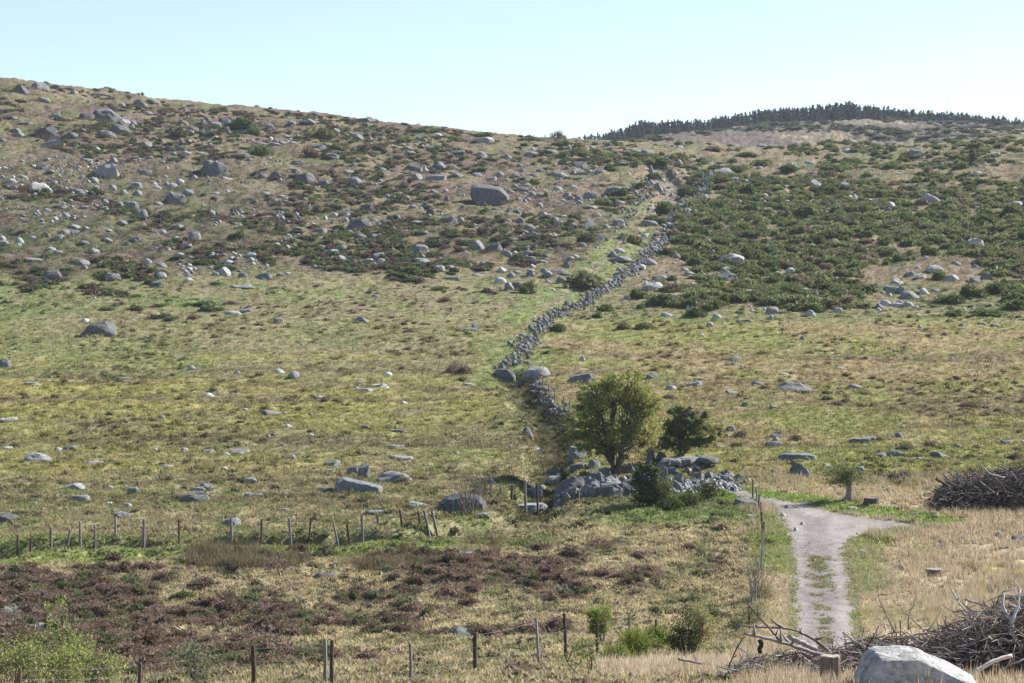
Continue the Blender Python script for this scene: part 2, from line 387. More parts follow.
# ------------------------------------------------------------------ ground sheet
def build_ground():
    t = np.concatenate([np.linspace(-1.1, -0.30, 60)[:-1], np.linspace(-0.30, -0.235, 40)[:-1], np.linspace(-0.235, 0.235, 800),
                        np.linspace(0.235, 0.30, 40)[1:], np.linspace(0.30, 1.1, 60)[1:]])
    rows = np.arange(700, 80, -0.95)
    D = [2, 5, 9, 14, 20, 26, 32, 37, 41, 44]
    z0 = TBL[:, 126]; R0 = HR - F * z0 / TD
    k = int(np.argmin(np.where(TD < 500, R0, 1e9)))
    Rm = np.minimum.accumulate(R0[100:k + 1]); Dm = TD[100:k + 1]
    rows = np.arange(700, Rm[-1], -0.8)
    D += [d for d in np.interp(-rows, -Rm, Dm) if d > 46]
    D = np.array(D); D = np.concatenate([D[D < 478], np.arange(478, 560, 2.0), np.arange(560, 920, 3.5), np.arange(920, 1150, 8), np.linspace(1150, 1600, 12)])
    TT, DD = np.meshgrid(t, D)
    X = TT * (DD + 18 * np.clip(1 - DD / 46, 0, 1) * 2 * np.abs(TT))
    X = X + np.sign(TT) * np.clip(np.abs(TT) - 0.235, 0, 1) * 45
    x, y = X.ravel(), DD.ravel()
    z = height(x, y)
    col, m = ground_colour(x, y)
    nr, nc = X.shape
    idx = np.arange(nr * nc).reshape(nr, nc)
    Q = np.stack([idx[:-1, :-1], idx[:-1, 1:], idx[1:, 1:], idx[1:, :-1]], -1).reshape(-1, 4)
    V = np.stack([x, y, z], -1)
    fm = m[Q].sum(1) >= 3
    print('ground verts', len(V), 'rows', nr)
    for name, sel, mat in (('ground', ~fm, M_ground), ('gravel_track', fm, M_road)):
        q = Q[sel]; u, inv = np.unique(q, return_inverse=True)
        cc = col[u]
        me = npmesh(name, V[u], inv.reshape(-1, 4), cc, True)
        tag(link(name, me, mat), kind='structure')
build_ground()

# ------------------------------------------------------------------ scatter helpers
def sample_cr(n, c0, c1, r0, r1):
    """n points spread evenly over a patch of the slope as seen across the valley -> world x, y"""
    c = rng.uniform(c0, c1, n); r = rng.uniform(r0, r1, n)
    j = np.clip(np.round((c - TC[0]) / 16.0).astype(int), 0, len(TC) - 1)
    Rall = HR - F * TBL / TD[:, None]
    D = np.zeros(n)
    for jj in np.unique(j):
        R = Rall[:, jj]; k = int(np.argmin(np.where(TD < 500, R, 1e9)))
        Rk = np.minimum.accumulate(R[4:k + 1]); s = j == jj
        D[s] = np.interp(-r[s], -Rk, TD[4:k + 1])
        bad = r[s] < Rk[-1] - 0.5
        Ds = D[s]; Ds[bad] = np.nan; D[s] = Ds
    ok = ~np.isnan(D)
    return (c[ok] - 512) / F * D[ok], D[ok]
def tuft_proto(nb, h, spread, width, lean, seed, bend=True):
    r = np.random.default_rng(seed); V = []; T = []
    for i in range(nb):
        a = r.uniform(0, 6.283); d = r.uniform(0, spread); px, py = d * math.cos(a), d * math.sin(a)
        b = r.uniform(0, 6.283); hh_ = h * r.uniform(0.55, 1.1); ln = lean * r.uniform(0.3, 1.2)
        ox, oy = (px * 0.9 + ln * math.cos(b)), (py * 0.9 + ln * math.sin(b))
        w = width * r.uniform(.6, 1.3); t = r.uniform(0, 3.14); wx, wy = w * math.cos(t), w * math.sin(t)
        n = len(V)
        V += [(px - wx, py - wy, -0.03), (px + wx, py + wy, -0.03), (px + ox * .9 , py + oy * .9, hh_)]
        T.append((n, n + 1, n + 2))
    return np.array(V), np.array(T)
def scatter_tufts(name, x, y, protos, size, colfun, mat, label_kind='stuff', zoff=0.0):
    if name in ('meadow_grass', 'moor_grass'): kd = dist_poly(x, y, DITCH) > 1.1; x, y, size = x[kd], y[kd], size[kd]
    z = height(x, y) + zoff
    col = colfun(x, y); Vs, Ts, Cs, n = [], [], [], 0
    which = rng.integers(0, len(protos), len(x))
    for k, (V, T) in enumerate(protos):
        s = which == k
        if not s.any(): continue
        m = s.sum(); sc = size[s]
        scl = np.stack([sc, sc, sc * rng.uniform(0.75, 1.25, m)], -1)
        shade = rng.uniform(0.85, 1.15, (len(V) // 3, 1)).repeat(3, 0) * np.ones((1, 3))
        v, t, c = transform_copies(V, T, shade, np.stack([x[s], y[s], z[s]], -1), scl, rng.uniform(0, 6.28, m), col[s])
        Vs.append(v); Ts.append(t + n); Cs.append(c); n += len(v)
    me = npmesh(name, np.vstack(Vs), np.vstack(Ts), np.vstack(Cs))
    print(name, len(x), 'tufts', sum(len(t) for t in Ts), 'tris')
    return tag(link(name, me, mat), kind='stuff')
G_short = [tuft_proto(8, 0.13, 0.24, 0.045, 0.16, s) for s in range(4)]
G_tall = [tuft_proto(12, 0.55, 0.16, 0.022, 0.28, 40 + s) for s in range(4)]
G_rush = [tuft_proto(16, 0.75, 0.18, 0.016, 0.42, 60 + s) for s in range(3)]

# short grass over the meadows
def col_meadow(x, y):
    c, _ = ground_colour(x, y); n = len(x)
    v = rng.uniform(0.75, 1.30, (n, 1)); c = c * v
    t = rng.uniform(0, 1, n); c = np.where((t < 0.05)[:, None], c * np.array([0.55, 0.65, 0.55]), c * 1.12)
    return np.clip(c * np.array([1.0, 1.03, 0.95]), 0.01, 0.75)
def off_road(x, y):
    m = ~(inside(x, y, ROAD) | (dist_poly(x, y, PATHT) < 0.7)); return x[m], y[m]
x, y = sample_cr(95000, -60, 1090, 262, 545); x, y = off_road(x, y)
scatter_tufts('meadow_grass', x, y, G_short, rng.uniform(0.6, 1.5, len(x)), col_meadow, M_grass)
x, y = sample_cr(34000, -60, 1090, 80, 262)
scatter_tufts('hill_grass', x, y, G_short, rng.uniform(1.0, 2.4, len(x)), col_meadow, M_grass)
x, y = sample_cr(60000, -60, 765, 540, 700)
scatter_tufts('moor_grass', x, y, G_short, rng.uniform(0.5, 1.25, len(x)), col_meadow, M_grass)
# tussocks, whole tufts darker than the ground colour
x, y = sample_cr(700, -60, 1090, 320, 545); x, y = off_road(x, y)
k = fbm(x * 0.15, y * 0.1, 77, 3) > 0.46; x, y = x[k], y[k]
def col_tuss(x, y):
    n = len(x); c, _ = ground_colour(x, y); t = rng.uniform(0, 1, (n, 1))
    return c * (0.5 + 0.4 * t)
scatter_tufts('grass_tussocks', x, y, [tuft_proto(30, 0.34, 0.34, 0.035, 0.10, 80 + s) for s in range(3)], rng.uniform(0.5, 1.3, len(x)), col_tuss, M_grass)
# dry straw grass on the right
x, y = sample_cr(42000, 740, 1090, 478, 700); c_, r_ = cr(x, y)
k = (rng.uniform(0, 1, len(x)) < 0.25 + 0.9 * sstep(0.4, 0.6, fbm(x * 0.3, y * 0.2, 71, 3))) & (dist_poly(x, y, VERGE) > 1.2); x, y = off_road(x[k], y[k])
def col_straw(x, y):
    n = len(x); c, _ = ground_colour(x, y)
    s = mixc((0.52, 0.44, 0.31), (0.33, 0.25, 0.16), rng.uniform(0, 1, n))
    return mixc(c, s, rng.uniform(0.35, 1, n) * 0.75)
kk = np.where(dist_poly(x, y, ROADMID) < 4, 0.55, 1.0)
scatter_tufts('dry_grass', x, y, G_tall, rng.uniform(0.35, 0.95, len(x)) * kk, col_straw, M_grass)
x, y = sample_cr(9000, 600, 860, 655, 705); k = dist_poly(x, y, SBOT) < 4.5 * rng.uniform(.2, 1, len(x)) * (.4 + 1.1 * fbm(x * .5, y * .3, 15, 3)); x, y = x[k], y[k]
scatter_tufts('straw_grass', x, y, G_tall, rng.uniform(0.35, 0.8, len(x)), lambda a, b: np.asarray((0.52, 0.43, 0.30)) * rng.uniform(.7, 1.15, (len(a), 1)), M_grass)
# bright verge
x, y = sample_cr(14000, 700, 960, 484, 640); d_ = np.minimum.reduce([dist_poly(x, y, VERGE), dist_poly(x, y, VERGE2), dist_poly(x, y, VERGE3) + .4]); k = d_ < 1.5; x, y = off_road(x[k], y[k])
scatter_tufts('verge_grass', x, y, G_short, rng.uniform(0.5, 0.9, len(x)), lambda a, b: mixc((0.17, 0.25, 0.06), (.27, .27, .11), rng.uniform(0, 1, len(a))), M_grass)
x, y = sample_cr(3600, 800, 842, 543, 645); c_, r_ = cr(x, y); k = (dist_poly(x, y, ROADMID) < .75 * rng.uniform(0, 1, len(x)) ** 1.3 * (1.1 - .7 * sstep(575, 630, r_))) & (fbm(x * 1.1, y * 0.7, 66, 3) + rng.uniform(-.12, .12, len(x)) > .50); x, y = x[k], y[k]
scatter_tufts('track_grass', x, y, G_short, rng.uniform(0.4, 0.8, len(x)), lambda a, b: mixc((.13, .16, .05), (.3, .26, .17), rng.uniform(0, 1, len(a))), M_grass)
x, y = sample_cr(16000, 770, 880, 500, 650); k = (inside(x, y, ROAD)) & (np.minimum.reduce([dist_poly(x, y, np.vstack([ROAD, ROAD[:1]]))]) < .45 * rng.uniform(0, 1, len(x)) ** 1.5); x, y = x[k], y[k]
scatter_tufts('edge_grass', x, y, G_short, rng.uniform(0.4, 0.9, len(x)), lambda a, b: mixc((.16, .21, .06), (.38, .31, .19), rng.uniform(0, 1, len(a))), M_grass)
WALLP = poly([(503, 369), (516, 364), (524, 354), (531, 341), (540, 331), (547, 322), (558, 315), (572, 309), (588, 301), (598, 293), (608, 288), (620, 277), (632, 270), (645, 261), (653, 251), (660, 243), (665, 234)])
x, y = sample_cr(6500, 495, 672, 228, 374); k = dist_poly(x, y, WALLP) < .9; x, y = x[k], y[k]
scatter_tufts('wall_grass', x, y, G_tall, rng.uniform(0.3, 0.9, len(x)), lambda a, b: mixc((.10, .11, .05), (.30, .24, .15), rng.uniform(0, 1, len(a))), M_grass)
# rushes
RUSH = poly([(205, 562), (262, 566), (300, 565), (345, 566), (385, 566), (430, 560), (475, 552)])
x, y = sample_cr(9000, 190, 500, 540, 580); k = dist_poly(x, y, RUSH) < 1.5 + 1.5 * fbm(x * .3, y * .3, 12, 2); x, y = x[k], y[k]
sel = rng.uniform(0, 1, len(x)) < 0.55 * sstep(.38, .62, fbm(x * .35, y * .5, 14, 2)); x, y = x[sel], y[sel]
scatter_tufts('rushes', x, y, G_rush, rng.uniform(0.25, 1.1, len(x)), lambda a, b: mixc((0.09, 0.075, 0.04), (0.24, 0.20, 0.12), rng.uniform(0, 1, len(a))), M_grass)
x, y = sample_cr(600, 440, 600, 350, 470); k = dist_poly(x, y, GULLY) < 3.2; x, y = x[k], y[k]
scatter_tufts('gully_rushes', x, y, G_rush, rng.uniform(0.4, 0.9, len(x)), lambda a, b: mixc((0.10, 0.10, 0.05), (0.25, 0.19, 0.11), rng.uniform(0, 1, len(a))), M_grass)

# ------------------------------------------------------------------ low bushes (mounds of small sprays)
def mound_proto(n, seed, leaf=0.1, up=0.6, flat=1.0, base=(1, 1, 1), var=0.35):
    """unit mound: radius ~0.5, height ~1*flat; made of thin sprays"""
    r = np.random.default_rng(seed)
    lob = r.uniform(-0.24, 0.24, (5, 2)); lr = r.uniform(0.22, 0.36, 5); lh = r.uniform(0.6, 1.0, 5)
    k = r.integers(0, 5, n)
    a = r.uniform(0, 6.283, n); cz = r.uniform(0.02, 1, n) ** 0.8; q = np.sqrt(1 - cz ** 2 * 0.98)
    rad = r.uniform(0.80, 1.05, n)
    P = np.stack([lob[k, 0] + lr[k] * q * np.cos(a) * rad, lob[k, 1] + lr[k] * q * np.sin(a) * rad, lh[k] * cz * rad * flat], -1)
    nrm = np.stack([q * np.cos(a), q * np.sin(a), cz + up], -1) + r.normal(0, 0.35, (n, 3)); nrm /= np.linalg.norm(nrm, axis=1)[:, None]
    s = leaf * r.uniform(0.6, 1.5, n)[:, None]
    side = np.cross(nrm, r.normal(0, 1, (n, 3))); side /= np.linalg.norm(side, axis=1)[:, None]
    A = P - side * s * 0.45 - nrm * s * 0.5; B = P + side * s * 0.45 - nrm * s * 0.5; Tp = P + nrm * s * 1.1
    V = np.stack([A, B, Tp], 1).reshape(-1, 3); T = np.arange(3 * n).reshape(-1, 3)
    shade = np.repeat(1 + r.uniform(-var, var, (n, 1)), 3, 0) * np.array(base)
    # dense inner body (closed, low)
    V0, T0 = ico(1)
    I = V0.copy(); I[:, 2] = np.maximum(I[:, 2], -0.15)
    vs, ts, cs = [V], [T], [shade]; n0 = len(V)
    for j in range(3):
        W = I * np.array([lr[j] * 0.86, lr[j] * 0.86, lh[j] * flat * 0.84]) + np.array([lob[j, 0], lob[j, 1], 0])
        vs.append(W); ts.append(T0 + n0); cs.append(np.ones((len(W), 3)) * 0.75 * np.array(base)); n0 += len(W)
    return np.vstack(vs), np.vstack(ts), np.clip(np.vstack(cs), 0, 2)
_ico = {}
def ico(sub):
    if sub in _ico: return _ico[sub]
    import bmesh
    bm = bmesh.new(); bmesh.ops.create_icosphere(bm, subdivisions=sub, radius=1.0)
    V = np.array([v.co[:] for v in bm.verts]); T = np.array([[v.index for v in f.verts] for f in bm.faces]); bm.free()
    _ico[sub] = (V, T); return V, T
def merge_mounds(name, protos, x, y, w, h, tint, mat, kind='stuff'):
    z = height(x, y) - 0.04; Vs, Ts, Cs, n = [], [], [], 0
    which = rng.integers(0, len(protos), len(x))
    for k, (V, T, cc) in enumerate(protos):
        s = which == k
        if not s.any(): continue
        v, t, c = transform_copies(V, T, cc, np.stack([x[s], y[s], z[s]], -1), np.stack([w[s], w[s] * rng.uniform(.7, 1.1, s.sum()), h[s]], -1), rng.uniform(0, 6.28, s.sum()), tint[s])
        Vs.append(v); Ts.append(t + n); Cs.append(c); n += len(v)
    print(name, len(x), sum(len(t) for t in Ts))
    return tag(link(name, npmesh(name, np.vstack(Vs), np.vstack(Ts), np.vstack(Cs)), mat), kind=kind)
P_broom = [mound_proto(230, 100 + s, leaf=0.13, up=0.9) for s in range(6)]
P_heath = [mound_proto(520, 200 + s, leaf=0.075, up=0.6) for s in range(6)]
P_low = [mound_proto(150, 300 + s, leaf=0.13, up=0.4) for s in range(5)]

def broom_mask(x, y):
    c, r = cr(x, y); n = fbm(x * 0.06, y * 0.035, 81, 4) + (fbm(x * 0.25, y * 0.2, 82, 3) - .5) * 0.35
    right = sstep(600, 700, c) * (1 - sstep(306, 322, r + 8 * (n - .5)))
    dens = 0.20 + 0.30 * sstep(170, 200, r) * (1 - sstep(255, 275, r)) * sstep(640, 740, c) + 0.10 * sstep(275, 300, r) * sstep(930, 1000, c)
    dens -= 0.20 * sstep(238, 252, r) * (1 - sstep(285, 296, r)) * sstep(855, 880, c) * (1 - sstep(960, 985, c))
    dens -= 0.06 * (1 - sstep(150, 165, r))
    dens = dens * right
    return n + dens > 0.655
x, y = sample_cr(10500, 560, 1150, 138, 322); k = broom_mask(x, y) & (dist_poly(x, y, TRACKG) > 3.5); x, y = x[k], y[k]
n = len(x); w = rng.uniform(0.8, 2.7, n); h = w * rng.uniform(0.22, 0.5, n)
brown = (rng.uniform(0, 1, n) < 0.14)
tint = np.where(brown[:, None], np.array([0.19, 0.15, 0.10]), mixc((0.09, 0.115, 0.042), (0.21, 0.225, 0.09), rng.uniform(0, 1, n) ** 1.3)) * rng.uniform(0.85, 1.15, (n, 1))
merge_mounds('broom_thicket', P_broom, x, y, w, h, tint, M_leaf)
# darker low heather and juniper patches over the left hill
x, y = sample_cr(12500, -60, 640, 84, 300)
nn = fbm(x * 0.045 + 9, y * 0.028, 85, 4) + 0.35 * (fbm(x * 0.3, y * 0.2, 86, 2) - .5)
c_, r_ = cr(x, y)
k = (nn + rng.uniform(-.04, .04, len(x)) > 0.535 - 0.05 * (1 - sstep(150, 170, r_)) - 0.06 * (1 - sstep(150, 330, c_)) * sstep(180, 200, r_) * (1 - sstep(260, 275, r_)) + 0.12 * sstep(270, 285, r_) + 0.07 * sstep(190, 205, r_) * sstep(230, 330, c_)) & (dist_poly(x, y, TRACKG) > 4)
x, y = x[k], y[k]; n = len(x); w = rng.uniform(0.8, 2.0, n); h = w * rng.uniform(0.22, 0.42, n)
t = rng.uniform(0, 1, n); tint = np.where((t < 0.55)[:, None], np.array([0.085, 0.11, 0.042]), np.array([0.105, 0.075, 0.06])) * rng.uniform(0.75, 1.3, (n, 1))
merge_mounds('hill_heather', P_low, x, y, w, h, tint, M_leaf)
# far heath flecks
n = 3000; yy = rng.uniform(640, 915, n); xx = rng.uniform(0.03, 0.26, n) * yy
k = fbm(xx * 0.03, yy * 0.012, 87, 3) > 0.43; xx, yy = xx[k], yy[k]; n = len(xx); w = rng.uniform(2.0, 6.0, n)
merge_mounds('far_heath', P_low, xx, yy, w, w * rng.uniform(0.12, 0.25, n), np.array([0.07, 0.075, 0.045]) * rng.uniform(0.7, 1.8, (n, 1)), M_leaf)
# grassy hummocks over the meadows, some in a darker tint
x, y = sample_cr(6500, -60, 1090, 285, 545); x, y = off_road(x, y)
k = (fbm(x * 0.12, y * 0.08, 78, 3) + rng.uniform(-.12, .12, len(x)) > 0.46) & (dist_poly(x, y, TRACKG) > 3.0) & (dist_poly(x, y, DITCH) > 1.4); x, y = x[k], y[k]; n = len(x)
gc, _ = ground_colour(x, y); w = rng.uniform(0.35, 1.1, n) ; t = rng.uniform(0, 1, (n, 1))
tint = np.where(t < .22, gc * .68, gc * 1.06) * rng.uniform(.8, 1.1, (n, 1))
P_hum = [mound_proto(70, 350 + s, leaf=0.16, up=1.2, var=.25) for s in range(5)]
merge_mounds('grass_hummocks', P_hum, x, y, w, w * rng.uniform(0.22, 0.42, n), tint, M_grass)
x, y = sample_cr(5500, -60, 765, 545, 700); k = heather_mask(x, y) < .5; x, y = x[k], y[k]; n = len(x); gc, _ = ground_colour(x, y); w = rng.uniform(0.2, 0.65, n); t = rng.uniform(0, 1, (n, 1))
merge_mounds('moor_hummocks', P_hum, x, y, w, w * rng.uniform(0.25, 0.5, n), np.where(t < .4, gc * .55, gc * 1.1), M_grass)
# foreground heather
x, y = sample_cr(5200, -80, 760, 548, 690); k = heather_mask(x, y) > rng.uniform(0.4, 1.1, len(x)); x, y = x[k], y[k]
n = len(x); w = rng.uniform(0.55, 1.25, n); h = w * rng.uniform(0.28, 0.5, n)
t = rng.uniform(0, 1, n); tint = np.where((t < 0.72)[:, None], mixc((0.115, 0.078, 0.054), (0.25, 0.18, 0.13), rng.uniform(0, 1, n)), np.array([0.14, 0.14, 0.07])) * rng.uniform(0.75, 1.2, (n, 1))
merge_mounds('heather', P_heath, x, y, w, h, tint, M_leaf)

# ------------------------------------------------------------------ rocks
def rock_mesh(shape, seed, sub=3):
    r = np.random.default_rng(seed); V, T = ico(sub); V = V.copy()
    if shape == 'd': V = np.sign(V) * np.abs(V) ** 0.85; cuts, dr = 13, (0.64, 0.93)
    elif shape == 'b': V = np.sign(V) * np.abs(V) ** 0.60; cuts, dr = 12, (0.54, 0.88)
    elif shape == 's': V = np.sign(V) * np.abs(V) ** 0.70; cuts, dr = 10, (0.55, 0.9)
    else: cuts, dr = 10, (0.5, 0.85)
    if shape == 'p':
        V[:, :2] *= (1 - 0.72 * np.clip(V[:, 2:3] * 0.5 + 0.5, 0, 1) ** 1.1); V[:, 0] += 0.22 * (V[:, 2] + 1) * r.uniform(-1, 1)
    for _ in range(cuts):
        n = r.normal(0, 1, 3); n[2] = abs(n[2]) * 0.7; n /= np.linalg.norm(n); d = r.uniform(*dr) * (V @ n).max()
        s = V @ n - d; V = V - np.clip(s, 0, None)[:, None] * n * 0.95
    for fq, am in ((1.6, 0.10), (4.0, 0.06)):
        o = r.uniform(0, 50, 3)
        for ax in range(3):
            V[:, ax] += am * (fbm(V[:, (ax + 1) % 3] * fq + o[0], V[:, (ax + 2) % 3] * fq + o[1] + V[:, ax] * fq * .7, seed + ax, 2) - 0.5) * 2
    if shape == 's': V[:, 2] += 0.3 * V[:, 0] * r.uniform(-1, 1)
    V[:, 0] = (V[:, 0] - V[:, 0].min()) / np.ptp(V[:, 0]) - 0.5
    V[:, 1] = (V[:, 1] - V[:, 1].min()) / np.ptp(V[:, 1]) - 0.5
    V[:, 2] = (V[:, 2] - V[:, 2].min()) / np.ptp(V[:, 2]) * 1.5 - 0.5
    me = npmesh('rock', V, T, None, True); me.set_sharp_from_angle(angle=math.radians(28))
    return me
def hull_rock(pts, seed, sub=3, amp=0.03):
    """closed boulder from hand-placed 3D points (metres)"""
    import bmesh
    bm = bmesh.new(); [bm.verts.new(p) for p in pts]
    bmesh.ops.convex_hull(bm, input=bm.verts); 
    for v in [v for v in bm.verts if not v.link_faces]: bm.verts.remove(v)
    bmesh.ops.triangulate(bm, faces=bm.faces)
    for it in range(8):
        Ls = [e.calc_length() for e in bm.edges]; L = max(Ls) * 0.55
        bmesh.ops.subdivide_edges(bm, edges=[e for e, l in zip(bm.edges, Ls) if l > L], cuts=1)
        bmesh.ops.triangulate(bm, faces=bm.faces)
        if len(bm.verts) > 500 * sub: break
    for _ in range(1): bmesh.ops.smooth_vert(bm, verts=bm.verts, factor=0.5, use_axis_x=True, use_axis_y=True, use_axis_z=True)
    bmesh.ops.recalc_face_normals(bm, faces=bm.faces)
    V = np.array([v.co[:] for v in bm.verts]); s = np.ptp(V, axis=0).max()
    for fq, a in ((3.0, amp * 1.6), (8.0, amp * 0.9), (26., amp * .35)):
        k = fq / s
        for ax in range(3):
            V[:, ax] += s * a * (fbm(V[:, (ax + 1) % 3] * k + seed, V[:, (ax + 2) % 3] * k + V[:, ax] * k * 0.6, seed + ax * 3, 3) - 0.5)
    for v, c in zip(bm.verts, V): v.co = c
    me = bpy.data.meshes.new('boulder'); bm.to_mesh(me); bm.free()
    me.polygons.foreach_set('use_smooth', np.ones(len(me.polygons), bool)); me.set_sharp_from_angle(angle=math.radians(32))
    return me
